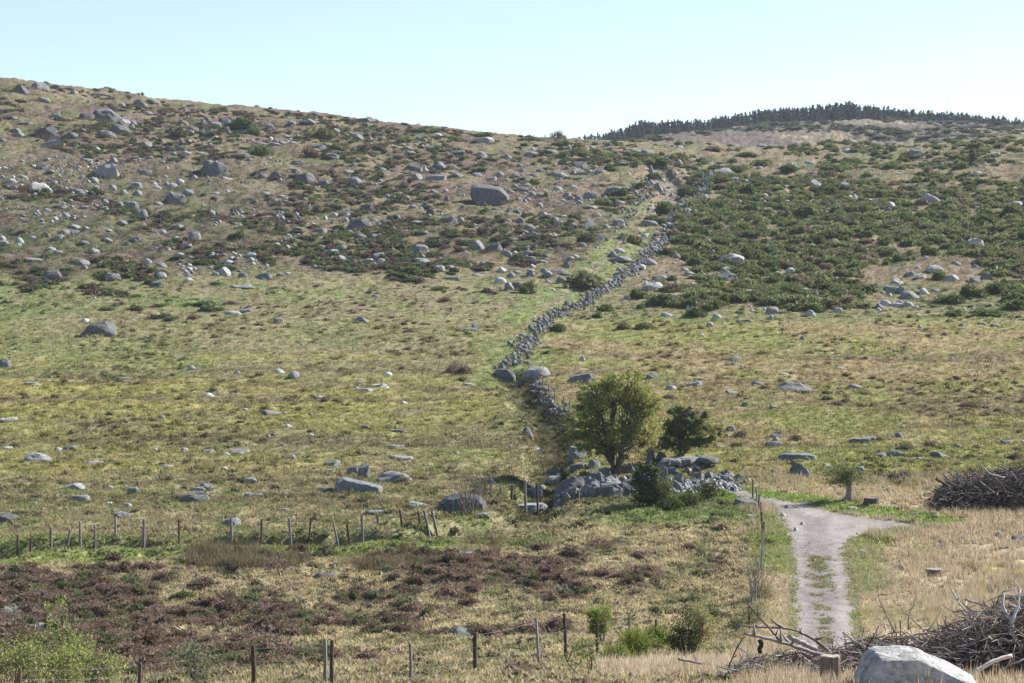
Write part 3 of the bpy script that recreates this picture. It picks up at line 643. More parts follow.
TILES = [((0, 60), """85 138 70 45 dp;150 130 85 45 pd;225 118 45 22 d;300 133 40 15 m;175 168 60 22 m;355 166 25 16 p;395 133 60 17 m;490 177 40 18 m;562 190 65 36 mp;625 175 35 14 m;345 232 70 30 d;427 236 115 55 dd;222 235 50 25 m;580 222 60 18 m;498 253 50 22 p;540 252 35 18 m;478 300 85 52 db;430 320 80 45 dp;187 297 95 36 ds;105 263 60 16 d;40 250 55 18 d;60 285 50 20 d;75 305 45 20 m;287 320 45 32 d;333 297 35 18 d;15 333 36 24 d;217 357 88 42 pd;383 370 40 26 p;300 360 45 14 m;568 350 75 26 ms;736 260 30 18 m;808 266 45 36 dp;825 250 40 25 d;862 270 50 28 p;895 265 55 40 dd;910 280 35 20 p;770 283 45 20 d;835 305 40 28 p;730 293 28 15 p;680 376 42 32 db;725 372 55 28 p;745 388 30 18 p;805 384 45 16 m;970 400 70 28 m;150 367 30 14 m;345 410 45 16 m;452 417 50 34 mp;172 436 50 24 d;205 455 50 16 m;425 462 100 50 wb;523 413 50 18 m;585 452 45 22 m;600 402 40 14 m;690 425 40 14 m;735 418 30 14 m;848 466 115 72 dp;768 456 40 18 p;775 472 35 14 p;915 492 70 24 p;48 479 35 16 p;98 468 40 16 m;168 533 85 48 wd;300 530 75 20 d;375 477 45 18 m;385 498 30 16 p;452 500 35 20 m;545 500 45 24 p;500 533 36 18 m;690 508 35 20 p;722 495 40 22 p;630 500 35 14 p;700 568 72 50 md;755 542 45 32 p;862 544 45 18 p;553 535 35 18 m;635 570 40 16 m;470 585 45 26 p;528 588 50 26 m;400 595 50 18 m;245 597 55 20 p;265 628 28 18 p;190 607 40 18 m;420 618 35 26 p;560 630 60 42 p;848 615 35 20 m;942 615 50 22 m;485 665 45 24 m;566 672 50 28 p;706 674 55 18 p;300 680 50 24 p;340 640 25 16 p;770 640 28 14 m;420 565 30 18 m;340 600 35 16 m;140 540 30 12 p"""),
((256, 60), """5 198 35 20 d;238 224 55 18 d;365 236 35 14 d;428 244 95 22 ds;215 250 40 18 m;205 275 60 26 m;55 283 40 30 d;143 272 35 16 m;308 295 60 26 m;100 345 45 20 m;150 342 45 18 p;15 350 45 26 p;70 355 50 18 p;80 330 35 16 d;245 360 80 24 d;240 374 35 18 p;410 322 50 30 m;455 325 30 22 d;664 332 40 24 m;716 316 55 26 w;915 336 85 34 ws;606 362 55 20 p;620 382 40 22 m;685 362 60 16 m;890 390 70 26 p;805 388 60 20 m;1000 388 45 24 p;745 362 40 14 m;300 410 62 30 d;170 420 55 20 d;353 435 38 18 d;385 460 62 22 p;503 444 42 20 d;149 450 46 22 d;83 462 48 26 d;27 460 38 16 d;200 492 95 50 dp;270 498 45 24 d;398 500 65 40 mb;355 500 30 12 d;635 448 70 36 d;625 478 75 26 m;720 480 75 26 p;738 430 60 32 m;680 440 40 22 p;795 430 55 18 d;800 475 55 26 d;708 445 36 24 d;943 476 50 18 m;880 463 40 14 m;765 560 36 24 d;710 530 45 16 d;450 605 60 36 db;410 600 35 14 m;700 610 40 24 d;690 580 40 18 d;655 590 36 20 d;630 595 30 18 m;960 606 40 20 d;1010 607 30 14 d;767 655 85 38 ds;418 662 90 36 ds;470 636 35 14 m;518 648 50 22 d;360 617 50 18 p;318 615 36 20 p;200 568 30 20 m;105 562 34 16 p;255 678 55 20 m;168 673 40 12 m;640 660 45 14 m;527 548 36 14 m;35 540 36 16 p;495 655 30 16 m"""),
((512, 60), """350 375 34 16 p;395 388 40 18 p;450 382 45 14 m;540 378 60 24 p;500 372 40 14 m;670 360 36 14 p;435 425 60 18 m;80 382 55 22 m;155 380 55 22 m;220 392 40 14 m;275 432 62 30 db;45 445 30 14 d;88 468 36 16 d;15 472 42 18 m;115 456 30 16 d;195 472 65 30 mb;262 460 60 24 mb;352 455 45 18 m;58 512 50 18 m;120 558 72 26 p;40 535 50 22 m;15 612 50 20 d;315 550 55 26 m;220 545 45 20 m;243 556 40 20 m;130 622 40 18 p;410 535 75 32 md;307 614 60 24 p;315 675 85 52 mp;380 675 30 20 m;430 592 40 18 m;175 640 30 14 m;520 575 45 30 m;555 435 26 32 mb;553 495 45 24 m;585 520 40 36 m;590 468 45 18 m;662 422 45 28 p;715 424 60 16 p;848 455 105 34 ps;873 490 60 22 p;785 470 45 36 m;780 505 50 36 p;735 535 45 30 m;710 612 36 22 p;661 635 50 28 p;858 572 38 24 w;905 572 50 24 p;795 605 55 14 m;1000 552 60 22 w;990 592 45 20 p;992 514 30 14 w;940 490 40 14 m;928 380 40 18 p;1000 350 40 14 m;550 660 70 24 m;630 672 40 26 m;425 660 60 30 m"""),
((768, 60), """325 370 50 16 w;410 365 55 18 m;455 365 30 20 m;610 392 90 32 pd;665 375 45 18 m;905 388 60 22 w;110 430 60 22 w;165 418 45 16 p;178 455 45 18 m;550 432 50 14 w;525 467 36 14 w;845 470 42 16 w;700 425 45 18 m;184 506 60 34 wp;56 530 55 22 w;75 572 40 14 w;205 542 70 12 p;300 512 55 28 p;350 550 40 18 p;398 558 50 14 p;650 580 92 52 wp;740 572 30 16 w;990 520 40 18 w;985 588 60 30 w;510 635 62 24 w;578 625 40 14 w;597 603 55 14 p;732 624 40 16 p;840 598 26 14 w;240 604 28 14 w;275 590 40 12 p;845 375 36 12 m"""),
((0, 230), """15 68 40 28 p;10 40 26 20 p;80 50 30 24 p;75 65 20 14 w;130 40 30 18 p;185 40 35 26 p;232 48 50 36 m;257 18 40 26 p;300 15 50 20 m;345 12 30 22 m;335 64 40 22 d;430 55 45 26 m;510 66 40 22 d;545 55 40 28 d;370 95 50 24 p;612 84 52 22 d;205 85 36 18 p;235 100 36 20 m;137 135 75 24 m;325 142 62 28 p;340 160 36 22 m;418 146 56 24 p;210 190 78 36 db;450 196 62 28 p;590 128 30 20 p;645 145 48 20 p;643 188 45 26 w;628 226 58 26 d;720 103 55 16 p;776 34 52 38 p;755 75 36 14 p;858 116 50 24 p;1005 120 45 30 w;888 176 66 34 wd;915 135 45 18 p;760 160 36 16 p;970 188 40 22 d;760 203 50 14 p;965 238 95 18 ps;988 330 62 16 p;935 335 62 14 p;342 366 36 18 w;630 348 40 16 w;395 428 138 72 Dd;15 552 55 40 m;130 625 62 18 w;485 606 80 20 m;768 556 28 18 p;950 575 32 14 p;840 668 50 18 w;620 665 30 12 w;435 15 36 14 p"""),
((256, 230), """130 20 34 12 w;230 60 36 14 w;258 70 36 18 m;300 95 70 22 w;360 115 78 24 w;490 103 60 18 p;445 120 50 20 p;502 130 40 22 w;350 76 40 20 m;420 30 45 20 d;475 30 45 22 d;670 24 50 14 m;565 8 50 14 d;658 92 72 38 m;660 138 64 30 w;730 178 50 40 wd;780 168 40 20 m;718 60 50 22 d;823 62 45 26 d;878 82 70 46 pd;950 96 78 46 db;842 100 36 16 m;908 155 36 22 m;1015 235 40 32 m;778 200 75 18 m;930 240 42 14 d;885 188 50 16 m;35 196 70 30 mb;130 180 30 12 p;100 188 30 16 d;90 372 45 24 m;105 350 30 14 m;425 372 64 28 mp;478 268 30 12 m;875 400 30 32 mb;845 408 70 18 m;92 572 36 20 w;150 588 44 30 pd;530 582 42 16 w;418 606 56 12 p;490 632 80 20 ws;430 652 75 22 p;255 672 65 14 p;850 630 42 16 p;990 570 90 50 d"""),
((512, 230), """88 32 50 20 m;15 45 36 16 d;447 27 50 24 d;345 36 50 34 d;82 84 60 22 d;70 120 55 18 d;218 155 34 36 mb;190 190 75 34 d;145 192 40 32 md;20 232 50 32 d;22 178 36 18 m;72 170 36 16 m;430 138 90 34 md;800 105 50 34 p;882 138 130 50 wb;858 168 55 26 w;848 205 95 40 md;562 242 100 40 wp;590 198 75 20 m;795 235 65 22 p;775 262 60 22 p;920 175 40 14 p;845 30 60 18 p;935 255 70 20 p;650 268 36 14 w;458 280 34 20 m;272 618 120 48 Mb;100 585 110 50 pp;565 598 50 26 m;728 624 80 24 p;640 632 60 14 p;890 520 60 16 m;885 660 60 18 p;980 620 45 18 d;930 372 72 16 d;750 600 40 12 p"""),
((768, 230), """832 66 70 40 wb;665 162 62 28 w;570 172 45 20 m;613 190 50 20 w;730 192 75 26 w;512 206 60 26 w;827 200 52 24 p;880 190 60 28 m;495 255 70 34 p;565 274 75 38 p;625 258 40 12 w;670 252 40 16 m;510 305 52 18 w;278 330 42 24 w;600 348 30 14 w;140 255 60 26 m;160 165 40 16 p;105 650 155 55 Mp;288 562 45 16 p;345 632 62 20 p;60 580 36 12 p;855 384 32 16 d;780 388 36 14 m;905 388 50 18 m;755 140 36 18 m;830 152 36 16 m"""),
((0, 390), """32 132 85 22 w;32 238 50 14 p;163 295 130 50 Pp;285 240 65 20 m;235 238 30 16 p;372 300 100 16 p;622 246 40 16 w;738 250 30 22 p;665 310 60 14 p;830 250 60 16 p;962 254 85 22 pb;902 264 36 16 w;897 330 36 20 p;990 376 72 26 p;290 405 90 36 pd;318 442 90 26 p;535 412 50 28 m;828 398 65 28 d;790 404 55 18 p;765 448 135 46 ds;30 518 90 36 d;437 445 30 10 w;515 460 42 16 m;490 518 65 36 m;920 540 80 34 m;635 632 115 26 m;1000 430 50 20 m"""),
((256, 390), """75 97 100 20 ps;255 36 60 12 p;130 153 50 18 p;220 186 30 14 p;440 165 45 26 m;570 170 110 14 ds;545 236 110 18 m;578 278 125 20 ps;592 52 36 12 w;135 275 50 20 p;300 300 85 26 m;295 330 55 18 m;390 335 50 32 mb;433 345 52 56 mb;550 375 135 55 md;272 410 60 20 m;110 492 60 20 p;10 436 45 24 m;230 560 100 18 m;900 518 70 28 p;815 560 95 55 mb;655 475 95 32 p;510 500 140 20 ms"""),
((512, 350), """62 348 42 46 mb;165 448 65 34 d;170 475 70 28 p;256 440 65 62 mb;265 472 70 26 d;327 470 50 40 m;235 575 120 75 Dd;400 570 80 75 mb;370 500 50 36 m;935 635 95 50 md;955 672 50 12 p;80 540 84 34 ps;45 600 176 26 ps"""),
((768, 390), """35 195 50 22 m;25 222 60 20 m;120 278 135 30 ms;118 342 85 58 Mp;378 214 105 34 m;440 274 75 30 md;512 272 70 32 m;612 220 50 16 p;702 272 90 28 ms;608 282 40 16 p;950 220 50 22 m;705 360 60 26 m;20 328 40 14 d;430 408 30 12 w;338 478 40 14 w;580 505 55 18 p;565 438 30 16 m;670 518 40 22 p;785 598 70 18 p;918 592 48 30 m;690 635 50 24 p;1000 610 60 36 m;380 655 50 12 p;490 575 36 16 p;90 380 36 22 m;235 308 40 16 p"""),
((0, 513), "480 360 36 18 m;572 515 45 30 d"), ((256, 513), "870 195 80 34 m;820 495 130 50 mp;970 635 60 24 w;280 265 120 30 dd"), ((512, 513), "655 685 75 32 md")]
SPECIAL = []   # filled below: (c, base row, w, h, tone, mesh points fn, label)
rocks = []
for (ox, oy), s in TILES:
    for it in s.replace('\n', '').split(';'):
        p = it.split()
        if len(p) < 5: continue
        cx, b, w, h = [float(v) / 4 for v in p[:4]]
        code = p[4]; tone = code[0].lower(); shp = code[1] if len(code) > 1 else ('s' if w / h > 2.5 else random.choice('dbdp'))
        rocks.append(dict(c=ox + cx, r=oy + b, w=w, h=h, tone=tone, shp=shp, big=w * h))
# landmark boulders with their own outlines: (c, base row, w px, h px, tone, outline (u, v) with u in -.5...5, v 0..1, label)
LAND = [
 (491, 204.5, 41, 24, 'd', [(-.5, .42), (-.48, .95), (-.36, 1.0), (.0, .93), (.24, .82), (.42, .45), (.5, .05), (.35, -.1), (-.1, .0), (-.38, .28)], "huge dark leaning boulder throwing a shadow left on the open slope"),
 (359, 494, 50, 20, 'm', [(-.5, .35), (-.42, .9), (-.3, 1.0), (-.1, .75), (.2, .52), (.45, .42), (.5, .15), (.4, 0), (-.4, .05)], "long grey boulder sloping down to the right, largest of the lower meadow group"),
 (461, 514, 50, 22, 'd', [(-.5, .1), (-.45, .55), (-.25, .9), (.05, 1.0), (.35, .9), (.5, .5), (.5, 0)], "broad dark domed outcrop beside the bare scrub at the end of the lower fence"),
 (916, 700, 128, 57, 'w', [(-.5, -.1), (-.44, .35), (-.36, .86), (-.30, 1.0), (-.06, .99), (.14, .78), (.40, .44), (.5, .2), (.52, -.1)], "big pale granite boulder in front of the brush pile, bottom right"),
]
for c, r, w, h, tone, outl, lab in LAND:
    rocks.append(dict(c=c, r=r, w=w, h=h, tone=('near' if r > 690 else tone), shp='x', big=w * h * 10, outl=outl, label=lab))
rocks = [q for q in rocks if not (q['shp'] != 'x' and any(abs(q['c'] - L[0]) < L[2] * .4 and -4 < L[1] - q['r'] + 2 < L[3] * .8 for L in LAND))]
rocks.sort(key=lambda q: -q['big'])
MARKS = [(491, 197, 'the huge leaning boulder'), (98, 333, 'the lone domed meadow boulder'), (106, 172, 'the white block high left'), (212, 170, 'the dark peaked hill boulder'),
 (732, 261, 'the long white boulder beside the broom'), (930, 200, 'the white pointed rock in the broom'), (41, 460, 'the low pyramid rock'), (358, 488, 'the long sloping boulder'),
 (794, 388, 'the dark boulder on the right meadow'), (976, 243, 'the white block amid the broom'), (844, 495, 'the sprouting tree stump'), (615, 440, 'the round-crowned tree'),
 (42, 190, 'the white round boulder far left'), (55, 150, 'the pale low dome far left'), (107, 117, 'the dark humped boulder below the skyline'), (917, 154, 'the pale dome near the right skyline'), (590, 225, 'the pointed boulder left of the wall'),
 (498, 248, 'the dark twin boulders'), (355, 182, 'the square boulder mid slope'), (580, 381, 'the peaked boulder behind the wall'), (222, 272, 'the white dome at the meadow edge'), (52, 275, 'the wedge boulder at the meadow edge'), (20, 95, 'the pointed rock near the skyline'), (487, 142, 'the white slab near the crest'), (795, 462, 'the grey pyramid rock'), (191, 500, 'the tilted dark slab')]
def wh(k): return ['nearest', 'second nearest', 'third nearest', 'fourth nearest', 'fifth nearest', 'sixth nearest', 'seventh nearest', 'eighth nearest', 'ninth nearest', 'tenth nearest', 'eleventh nearest', 'twelfth nearest'][min(k, 11)]
TONE = {'near': 'pale', 'd': 'dark', 'm': 'grey', 'p': 'pale grey', 'w': 'whitish'}
SHAPE = {'d': 'rounded', 'b': 'blocky', 's': 'flat', 'p': 'pointed', 'x': ''}
def relation(c, r):
    best = None
    for (a, b, nm) in MARKS:
        d = math.hypot(c - a, (r - b) * 1.3)
        if d < 7: continue
        if best is None or d < best[0]: best = (d, a, b, nm)
    d, a, b, nm = best
    dx, dy = c - a, (r - b)
    v = 'above' if dy < 0 else 'below'; hz = 'left of' if dx < 0 else 'right of'
    if abs(dy) < abs(dx) * 0.4: k = hz
    elif abs(dx) < abs(dy) * 0.4: k = v
    else: k = {'above': 'upper', 'below': 'lower'}[v] + ' ' + hz
    return d, k, nm
def label_all(items, noun):
    grp = {}
    for q in items:
        if q.get('label'): continue
        d, k, nm = relation(q['c'], q['r'] - q['h'] / 2)
        adj = q['adj']; grp.setdefault((adj, k, nm), []).append((d, q))
    for (adj, k, nm), L in grp.items():
        L.sort(key=lambda t: t[0])
        for i, (d, q) in enumerate(L):
            q['label'] = f"{adj} {noun} {k} {nm}" + (f", {wh(i)}" if len(L) > 1 else '')
FIX = [((98, 337), 'large dark domed boulder standing alone on the green left meadow'), ((106, 175), 'white blocky boulder high on the left slope'),
 ((212, 176), 'big dark peaked boulder right of the white block on the slope'), ((732, 264), 'long white boulder lying beside the broom, right of the wall'),
 ((930, 205), 'white pointed rock rising out of the broom thicket'), ((41, 464), 'low pyramid-shaped rock on the lower left meadow'),
 ((794, 392), 'dark low-peaked boulder on the right meadow'), ((976, 246), 'white square block amid the broom near the right edge'),
 ((42, 193), 'white round boulder near the left edge of the slope'), ((580, 384), 'dark peaked boulder on the meadow right of the wall bend'),
 ((191, 502), 'tilted dark slab with a pale top on the lower left meadow'), ((797, 475), 'grey pyramid rock at the foot of the right meadow'),
 ((746, 509), 'rounded boulder at the head of the roadside fence'), ((917, 158), 'pale domed boulder near the right skyline'), ((591, 229), 'pointed boulder left of the wall on the upper slope'),
 ((537, 376), 'pale peaked boulder against the lower end of the stone wall'), ((676, 684), 'grey rock rounding up from straw grass at the bottom edge'), ((461, 637), 'bluish pointed rock in the moor behind the nearest fence'),
 ((523, 500.5), 'flat pale slab lying behind the pen posts'), ((364, 476), 'upright grey stone behind the long sloping boulder'), ((393, 484), 'wide grey boulder right of the long sloping boulder')]
for q in rocks:
    q['adj'] = ('large ' if q['w'] * q['h'] > 260 else 'small ' if q['w'] * q['h'] < 60 else '') + TONE[q['tone']] + (' ' + SHAPE[q['shp']] if SHAPE[q['shp']] else '')
for (a, b), lab in FIX:
    q = min(rocks, key=lambda t: math.hypot(t['c'] - a, t['r'] - b))
    if math.hypot(q['c'] - a, q['r'] - b) < 5 and not q.get('label'): q['label'] = lab
    elif not q.get('label'): print('FIX miss', a, b, q['c'], q['r'])
top = rocks[:300]; rest = rocks[300:]
label_all(top, 'rock')
protos = {s: [rock_mesh(s, 500 + 31 * i + ord(s), 3) for i in range(6)] for s in 'dbsp'}
def place_dims(q):
    D = D_of(q['c'], q['r'])
    w = q['w'] / F * D * (1.0 if q['shp'] == 'x' and q['tone'] != 'near' else 1.12); dep = w * 0.8
    if q['shp'] == 's': dep = w * 0.7
    yc = D + dep * 0.40; xc = (q['c'] - 512) / F * yc
    zg = hh(xc, yc); zf = hh(xc, D)
    H = (HR - (q['r'] - q['h'])) / F * yc - zg
    zt = (HR - (q['r'] - q['h'])) / F * yc; s = q['h'] / F * D
    H = min(max(H, 0.6 * s), 1.15 * s) * 0.93
    zb = min(zg, max(zf, zg - .3)) if H > .6 * s else zg
    return xc, yc, zb, w, dep, H + (zg - zb) * .5
used = {}
GR = 'granite rocks scattered over the slopes'
for i, q in enumerate(top):
    xc, yc, zg, w, dep, H = place_dims(q)
    if q['shp'] == 'x':
        pts = []
        for u, v in q['outl']:
            # front, ridge and back copies of the outline, so that it has depth and sloping faces
            pts += [(u * w * 0.92, -0.42 * dep * (1 - 0.35 * max(v, 0)), (v * 0.80 - (0.25 if v < 0.3 else 0)) * H), (u * w, 0.0, v * H if v > 0.3 else (v - 0.3) * H), (u * w * 0.9, 0.45 * dep, (v * 0.85 - 0.2) * H)]
        me = hull_rock(pts, 40 + i, 5 if q['w'] > 80 else 3); o = link('boulder', me, M_rock[q['tone']]); o.location = (xc, yc, zg)
    else:
        if q['big'] > 220: me = rock_mesh(q['shp'], 900 + i, 4)
        else: me = random.choice(protos[q['shp']])
        key = (me.name, q['tone'])
        if me.materials and me.materials[0] != M_rock[q['tone']]:
            if key not in used: m2 = me.copy(); m2.materials.clear(); m2.materials.append(M_rock[q['tone']]); used[key] = m2
            me = used[key]
        o = link('boulder' if q['w'] * q['h'] > 150 else 'rock', me, M_rock[q['tone']])
        o.location = (xc, yc, zg); o.scale = (w, dep, H); o.rotation_euler = (0, random.uniform(-.06, .06), random.uniform(-.35, .35))
    tag(o, q['label'], 'boulder' if q['w'] * q['h'] > 150 else 'rock', GR)
fx, fy, fs = [], [], []
for q in top:
    xc, yc, zg, w, dep, H = place_dims(q); nq = int(8 + q['w'] * .7)
    for k in range(nq):
        a = random.uniform(3.14, 6.28) if random.random() < .75 else random.uniform(0, 3.14); rr_ = random.uniform(.86, 1.15)
        fx.append(xc + math.cos(a) * w * .5 * rr_); fy.append(yc + math.sin(a) * dep * .5 * rr_); fs.append(min(3.0, max(.8, H * 1.6)) * random.uniform(.5, 1.2) * (.5 + yc / 400))
fx, fy, fs = map(np.array, (fx, fy, fs))
scatter_tufts('rock_foot_grass', fx, fy, G_short, fs, col_meadow, M_grass)
# the remaining small stones, and pebbles of the boulder field
Vs, Ts, Cs, n0 = [], [], [], 0
ST = [rock_mesh(s, 700 + i, 2) for i, s in enumerate('ddbbpd')]
def mesh_np(me):
    V = np.zeros(len(me.vertices) * 3, np.float32); me.vertices.foreach_get('co', V)
    T = np.zeros(len(me.polygons) * 3, np.int32); me.polygons.foreach_get('vertices', T)
    return V.reshape(-1, 3), T.reshape(-1, 3)
STN = [mesh_np(m) for m in ST]
TC3 = {'d': (0.14, 0.142, 0.145), 'm': (0.20, 0.20, 0.202), 'p': (0.27, 0.27, 0.27), 'w': (0.36, 0.36, 0.355)}
loc, scl, tin = [], [], []
for q in rest:
    xc, yc, zg, w, dep, H = place_dims(q); loc.append((xc, yc, zg)); scl.append((w, dep, H)); tin.append(TC3[q['tone']])
def field(n, c0, c1, r0, r1, s0, s1, dens=None, tones='dmmpw'):
    x, y = sample_cr(n, c0, c1, r0, r1)
    if dens is not None: k = rng.uniform(0, 1, len(x)) < dens(x, y); x, y = x[k], y[k]
    k = dist_poly(x, y, ROADMID) > 3; x, y = x[k], y[k]
    z = height(x, y)
    for a, b, c in zip(x, y, z):
        s = s0 + (s1 - s0) * random.random() ** 2.2
        loc.append((a, b, c)); scl.append((s, s * random.uniform(.6, 1), s * random.uniform(.3, .6))); t = TC3[random.choice(tones)]; k = random.uniform(.85, 1.1); tin.append((t[0] * k, t[1] * k, t[2] * k))
cl = lambda th, s: (lambda x, y: sstep(th, th + .15, fbm(x * .06, y * .03, s, 3)))
field(3600, -60, 300, 160, 275, 0.2, 0.85, cl(0.40, 1))
field(1300, 150, 640, 105, 270, 0.2, 1.0, cl(0.42, 2))
field(300, -60, 420, 84, 150, 0.4, 1.3, cl(.4, 3))
field(420, 500, 720, 145, 290, 0.4, 1.5, None)
field(320, 640, 1090, 146, 320, 0.5, 1.6, cl(.4, 4), 'mpww')
field(170, -60, 560, 290, 540, 0.15, 0.45, None)
field(110, 540, 1090, 322, 480, 0.2, 0.7, None)
field(60, 780, 1090, 500, 640, 0.15, 0.4, None, 'pww')
field(90, -60, 740, 560, 680, 0.12, 0.3, None)
x, y = sample_cr(2600, 756, 930, 492, 660); k = inside(x, y, ROAD); x, y = x[k], y[k]; z = height(x, y)
for a, b, c in zip(x, y, z):
    s_ = random.uniform(.03, .08); k_ = random.uniform(.85, 1.5); loc.append((a, b, c)); scl.append((s_, s_, s_ * .3)); tin.append((.26 * k_, .235 * k_, .215 * k_))
loc, scl, tin = map(np.array, (loc, scl, tin))
which = rng.integers(0, len(STN), len(loc))
for k, (V, T) in enumerate(STN):
    s = which == k
    v, t, c = transform_copies(V, T, np.ones((len(V), 3)), loc[s], scl[s], rng.uniform(0, 6.28, s.sum()) * .3, tin[s])
    Vs.append(v); Ts.append(t + n0); Cs.append(c); n0 += len(v)
o = link('small_stones', npmesh('small_stones', np.vstack(Vs), np.vstack(Ts), np.vstack(Cs), True), M_stone); tag(o, kind='stuff')
# stony patch at bottom left
x, y = sample_cr(2600, -60, 52, 606, 638); k = inside(x, y, STONY); x, y = x[k], y[k]; z = height(x, y); n = len(x)
V, T = STN[0]; s = rng.uniform(0.08, 0.22, n)
v, t, c = transform_copies(V, T, np.ones((len(V), 3)), np.stack([x, y, z], -1), np.stack([s, s, s * .35], -1), rng.uniform(0, 6, n), np.array([(.27, .26, .25)]) * rng.uniform(.7, 1.25, (n, 1)))
tag(link('stone_rubble', npmesh('stone_rubble', v, t, c, True), M_stone), kind='stuff')

# ------------------------------------------------------------------ individual bushes
def npm_from_proto(P, tint): return P[0], P[1], P[2] * np.array(tint)
def bush_mesh_set(protos, tint, name): 
    out = []
    for V, T, c in protos: out.append(npmesh(name, V, T, np.clip(c * np.array(tint), 0, 1)))
    for m in out: m.materials.append(M_leaf)
    return out
B_dark = bush_mesh_set([mound_proto(520, 400 + s, leaf=0.09, up=0.9) for s in range(5)], (0.11, 0.14, 0.052), 'broom_bush')
B_olive = bush_mesh_set([mound_proto(520, 420 + s, leaf=0.09, up=0.9) for s in range(4)], (0.15, 0.15, 0.07), 'scrub_bush')
B_brown = bush_mesh_set([mound_proto(520, 440 + s, leaf=0.08, up=0.5) for s in range(4)], (0.17, 0.125, 0.09), 'heather_bush')
BUSH = """528 293 26 14 d;556 332 20 11 d;585 288 44 18 o;604 313 22 12 d;597 320 11 9 d;622 330 18 9 o;643 330 22 9 o;640 300 22 12 d;660 306 30 15 d;690 309 22 14 d;698 317 28 14 d;722 305 22 12 d;710 312 24 12 d;585 247 22 14 d;640 309 14 8 d;
632 247 20 14 o;612 205 26 10 d;545 200 14 8 d;600 207 18 9 d;680 252 16 10 d;693 266 18 11 d;672 281 16 8 d;735 248 24 14 d;745 262 18 12 d;760 275 22 14 d;775 286 30 14 d;790 298 34 16 d;770 306 30 12 d;805 276 26 12 d;820 290 24 14 o;840 296 20 10 o;
905 260 22 10 d;950 306 30 14 d;975 300 32 16 d;1000 296 32 18 d;985 318 40 12 d;1015 310 26 14 d;955 318 26 9 d;938 278 20 10 d;1005 270 22 12 d;930 256 24 12 d;960 258 24 10 d;890 254 24 12 d;870 262 16 8 o;
155 318 18 6 o;108 312 20 6 d;135 312 26 6 d;165 318 14 7 d;200 308 34 7 d;212 312 26 8 d;160 308 18 6 d;171 321 16 6 d;120 306 16 6 b;195 320 18 5 b;440 290 22 6 d;408 277 28 12 d;395 279 22 8 d;445 302 14 6 b;452 263 20 7 d;420 283 14 7 b;
360 274 22 8 b;382 257 12 8 d;105 277 22 8 d;128 272 24 10 d;150 283 20 6 d;178 261 22 6 d;200 265 26 8 d;215 286 20 6 d;226 270 22 7 d;237 240 26 9 d;260 252 20 7 d;275 249 22 7 d;270 263 26 8 d;230 305 20 5 b;
148 133 10 7 d;180 140 28 12 o;240 130 30 15 d;262 158 30 16 d;253 135 22 12 d;320 140 36 14 o;340 150 22 9 o;311 160 24 14 b;365 150 20 8 b;405 144 22 7 d;420 133 40 7 d;455 143 22 6 d;480 139 28 6 d;372 121 16 6 d;110 92 16 5 d;
620 196 24 8 d;640 188 16 7 d;655 180 18 9 d;690 196 24 12 d;700 180 22 10 d;720 184 26 10 o;735 195 22 12 d;668 214 28 14 d;655 224 24 10 d;680 224 24 12 o;745 195 24 12 d;700 212 20 9 d;
640 160 28 8 d;660 165 28 9 d;615 146 24 6 d;580 148 22 5 d;530 142 30 6 d;560 146 22 6 d;680 158 22 7 d;715 152 24 6 o;745 158 24 7 d;770 150 22 6 d;800 152 24 6 d;850 147 24 5 d;760 166 24 8 d;790 172 28 9 d;830 172 30 10 d;890 170 26 9 d;
720 208 28 12 d;750 214 30 13 d;780 222 30 13 d;810 216 32 14 d;835 226 30 13 d;865 218 30 13 d;900 224 32 14 d;940 222 30 14 d;985 224 30 14 d;1010 214 26 12 d;745 232 28 12 d;790 238 30 13 d;830 242 30 13 d;870 240 30 13 d;915 240 28 12 d;700 234 24 12 d;720 246 24 12 d;765 254 28 12 d;805 258 28 13 d;845 258 28 12 o;
796 441 14 8 b;905 482 26 13 b;893 480 16 10 b;778 436 12 7 b;740 437 18 8 b;905 452 26 10 o;930 448 22 9 b;1015 459 16 8 b;1018 435 12 6 b;880 443 14 7 b;
835 405 18 5 b;970 407 24 7 b;845 401 14 5 b;669 400 14 7 b;463 374 22 10 b;450 372 12 8 b;
35 596 34 14 o;60 592 24 12 d;65 606 30 16 b;100 588 22 8 d;130 580 26 8 d;205 590 34 12 b;225 615 46 18 b;250 605 34 14 o;280 575 40 12 b;270 638 30 16 b;310 625 30 10 d;22 604 40 12 b;180 600 30 10 d;190 640 34 14 b;150 630 30 12 b;400 620 28 14 b;437 637 32 12 b;500 632 22 10 b;285 600 26 8 o;
575 560 34 12 b;540 552 30 12 b;600 552 40 12 b;640 562 28 10 b;622 545 26 8 b;530 575 40 12 b;570 585 28 10 b;690 556 20 8 b;722 566 10 6 b;690 605 20 9 d;717 617 26 12 o;740 588 16 8 o;"""
bush_items = []
for it in BUSH.replace('\n', '').split(';'):
    p = it.split()
    if len(p) == 5:
        c, r, w, h = map(float, p[:4]); bush_items.append(dict(c=c, r=r, w=w, h=h, t=p[4], adj={'d': 'dark green', 'o': 'dull olive', 'b': 'brown'}[p[4]] + (' spreading' if w > 25 else ' low' if h < 9 else ' rounded')))
label_all(bush_items, 'bush')
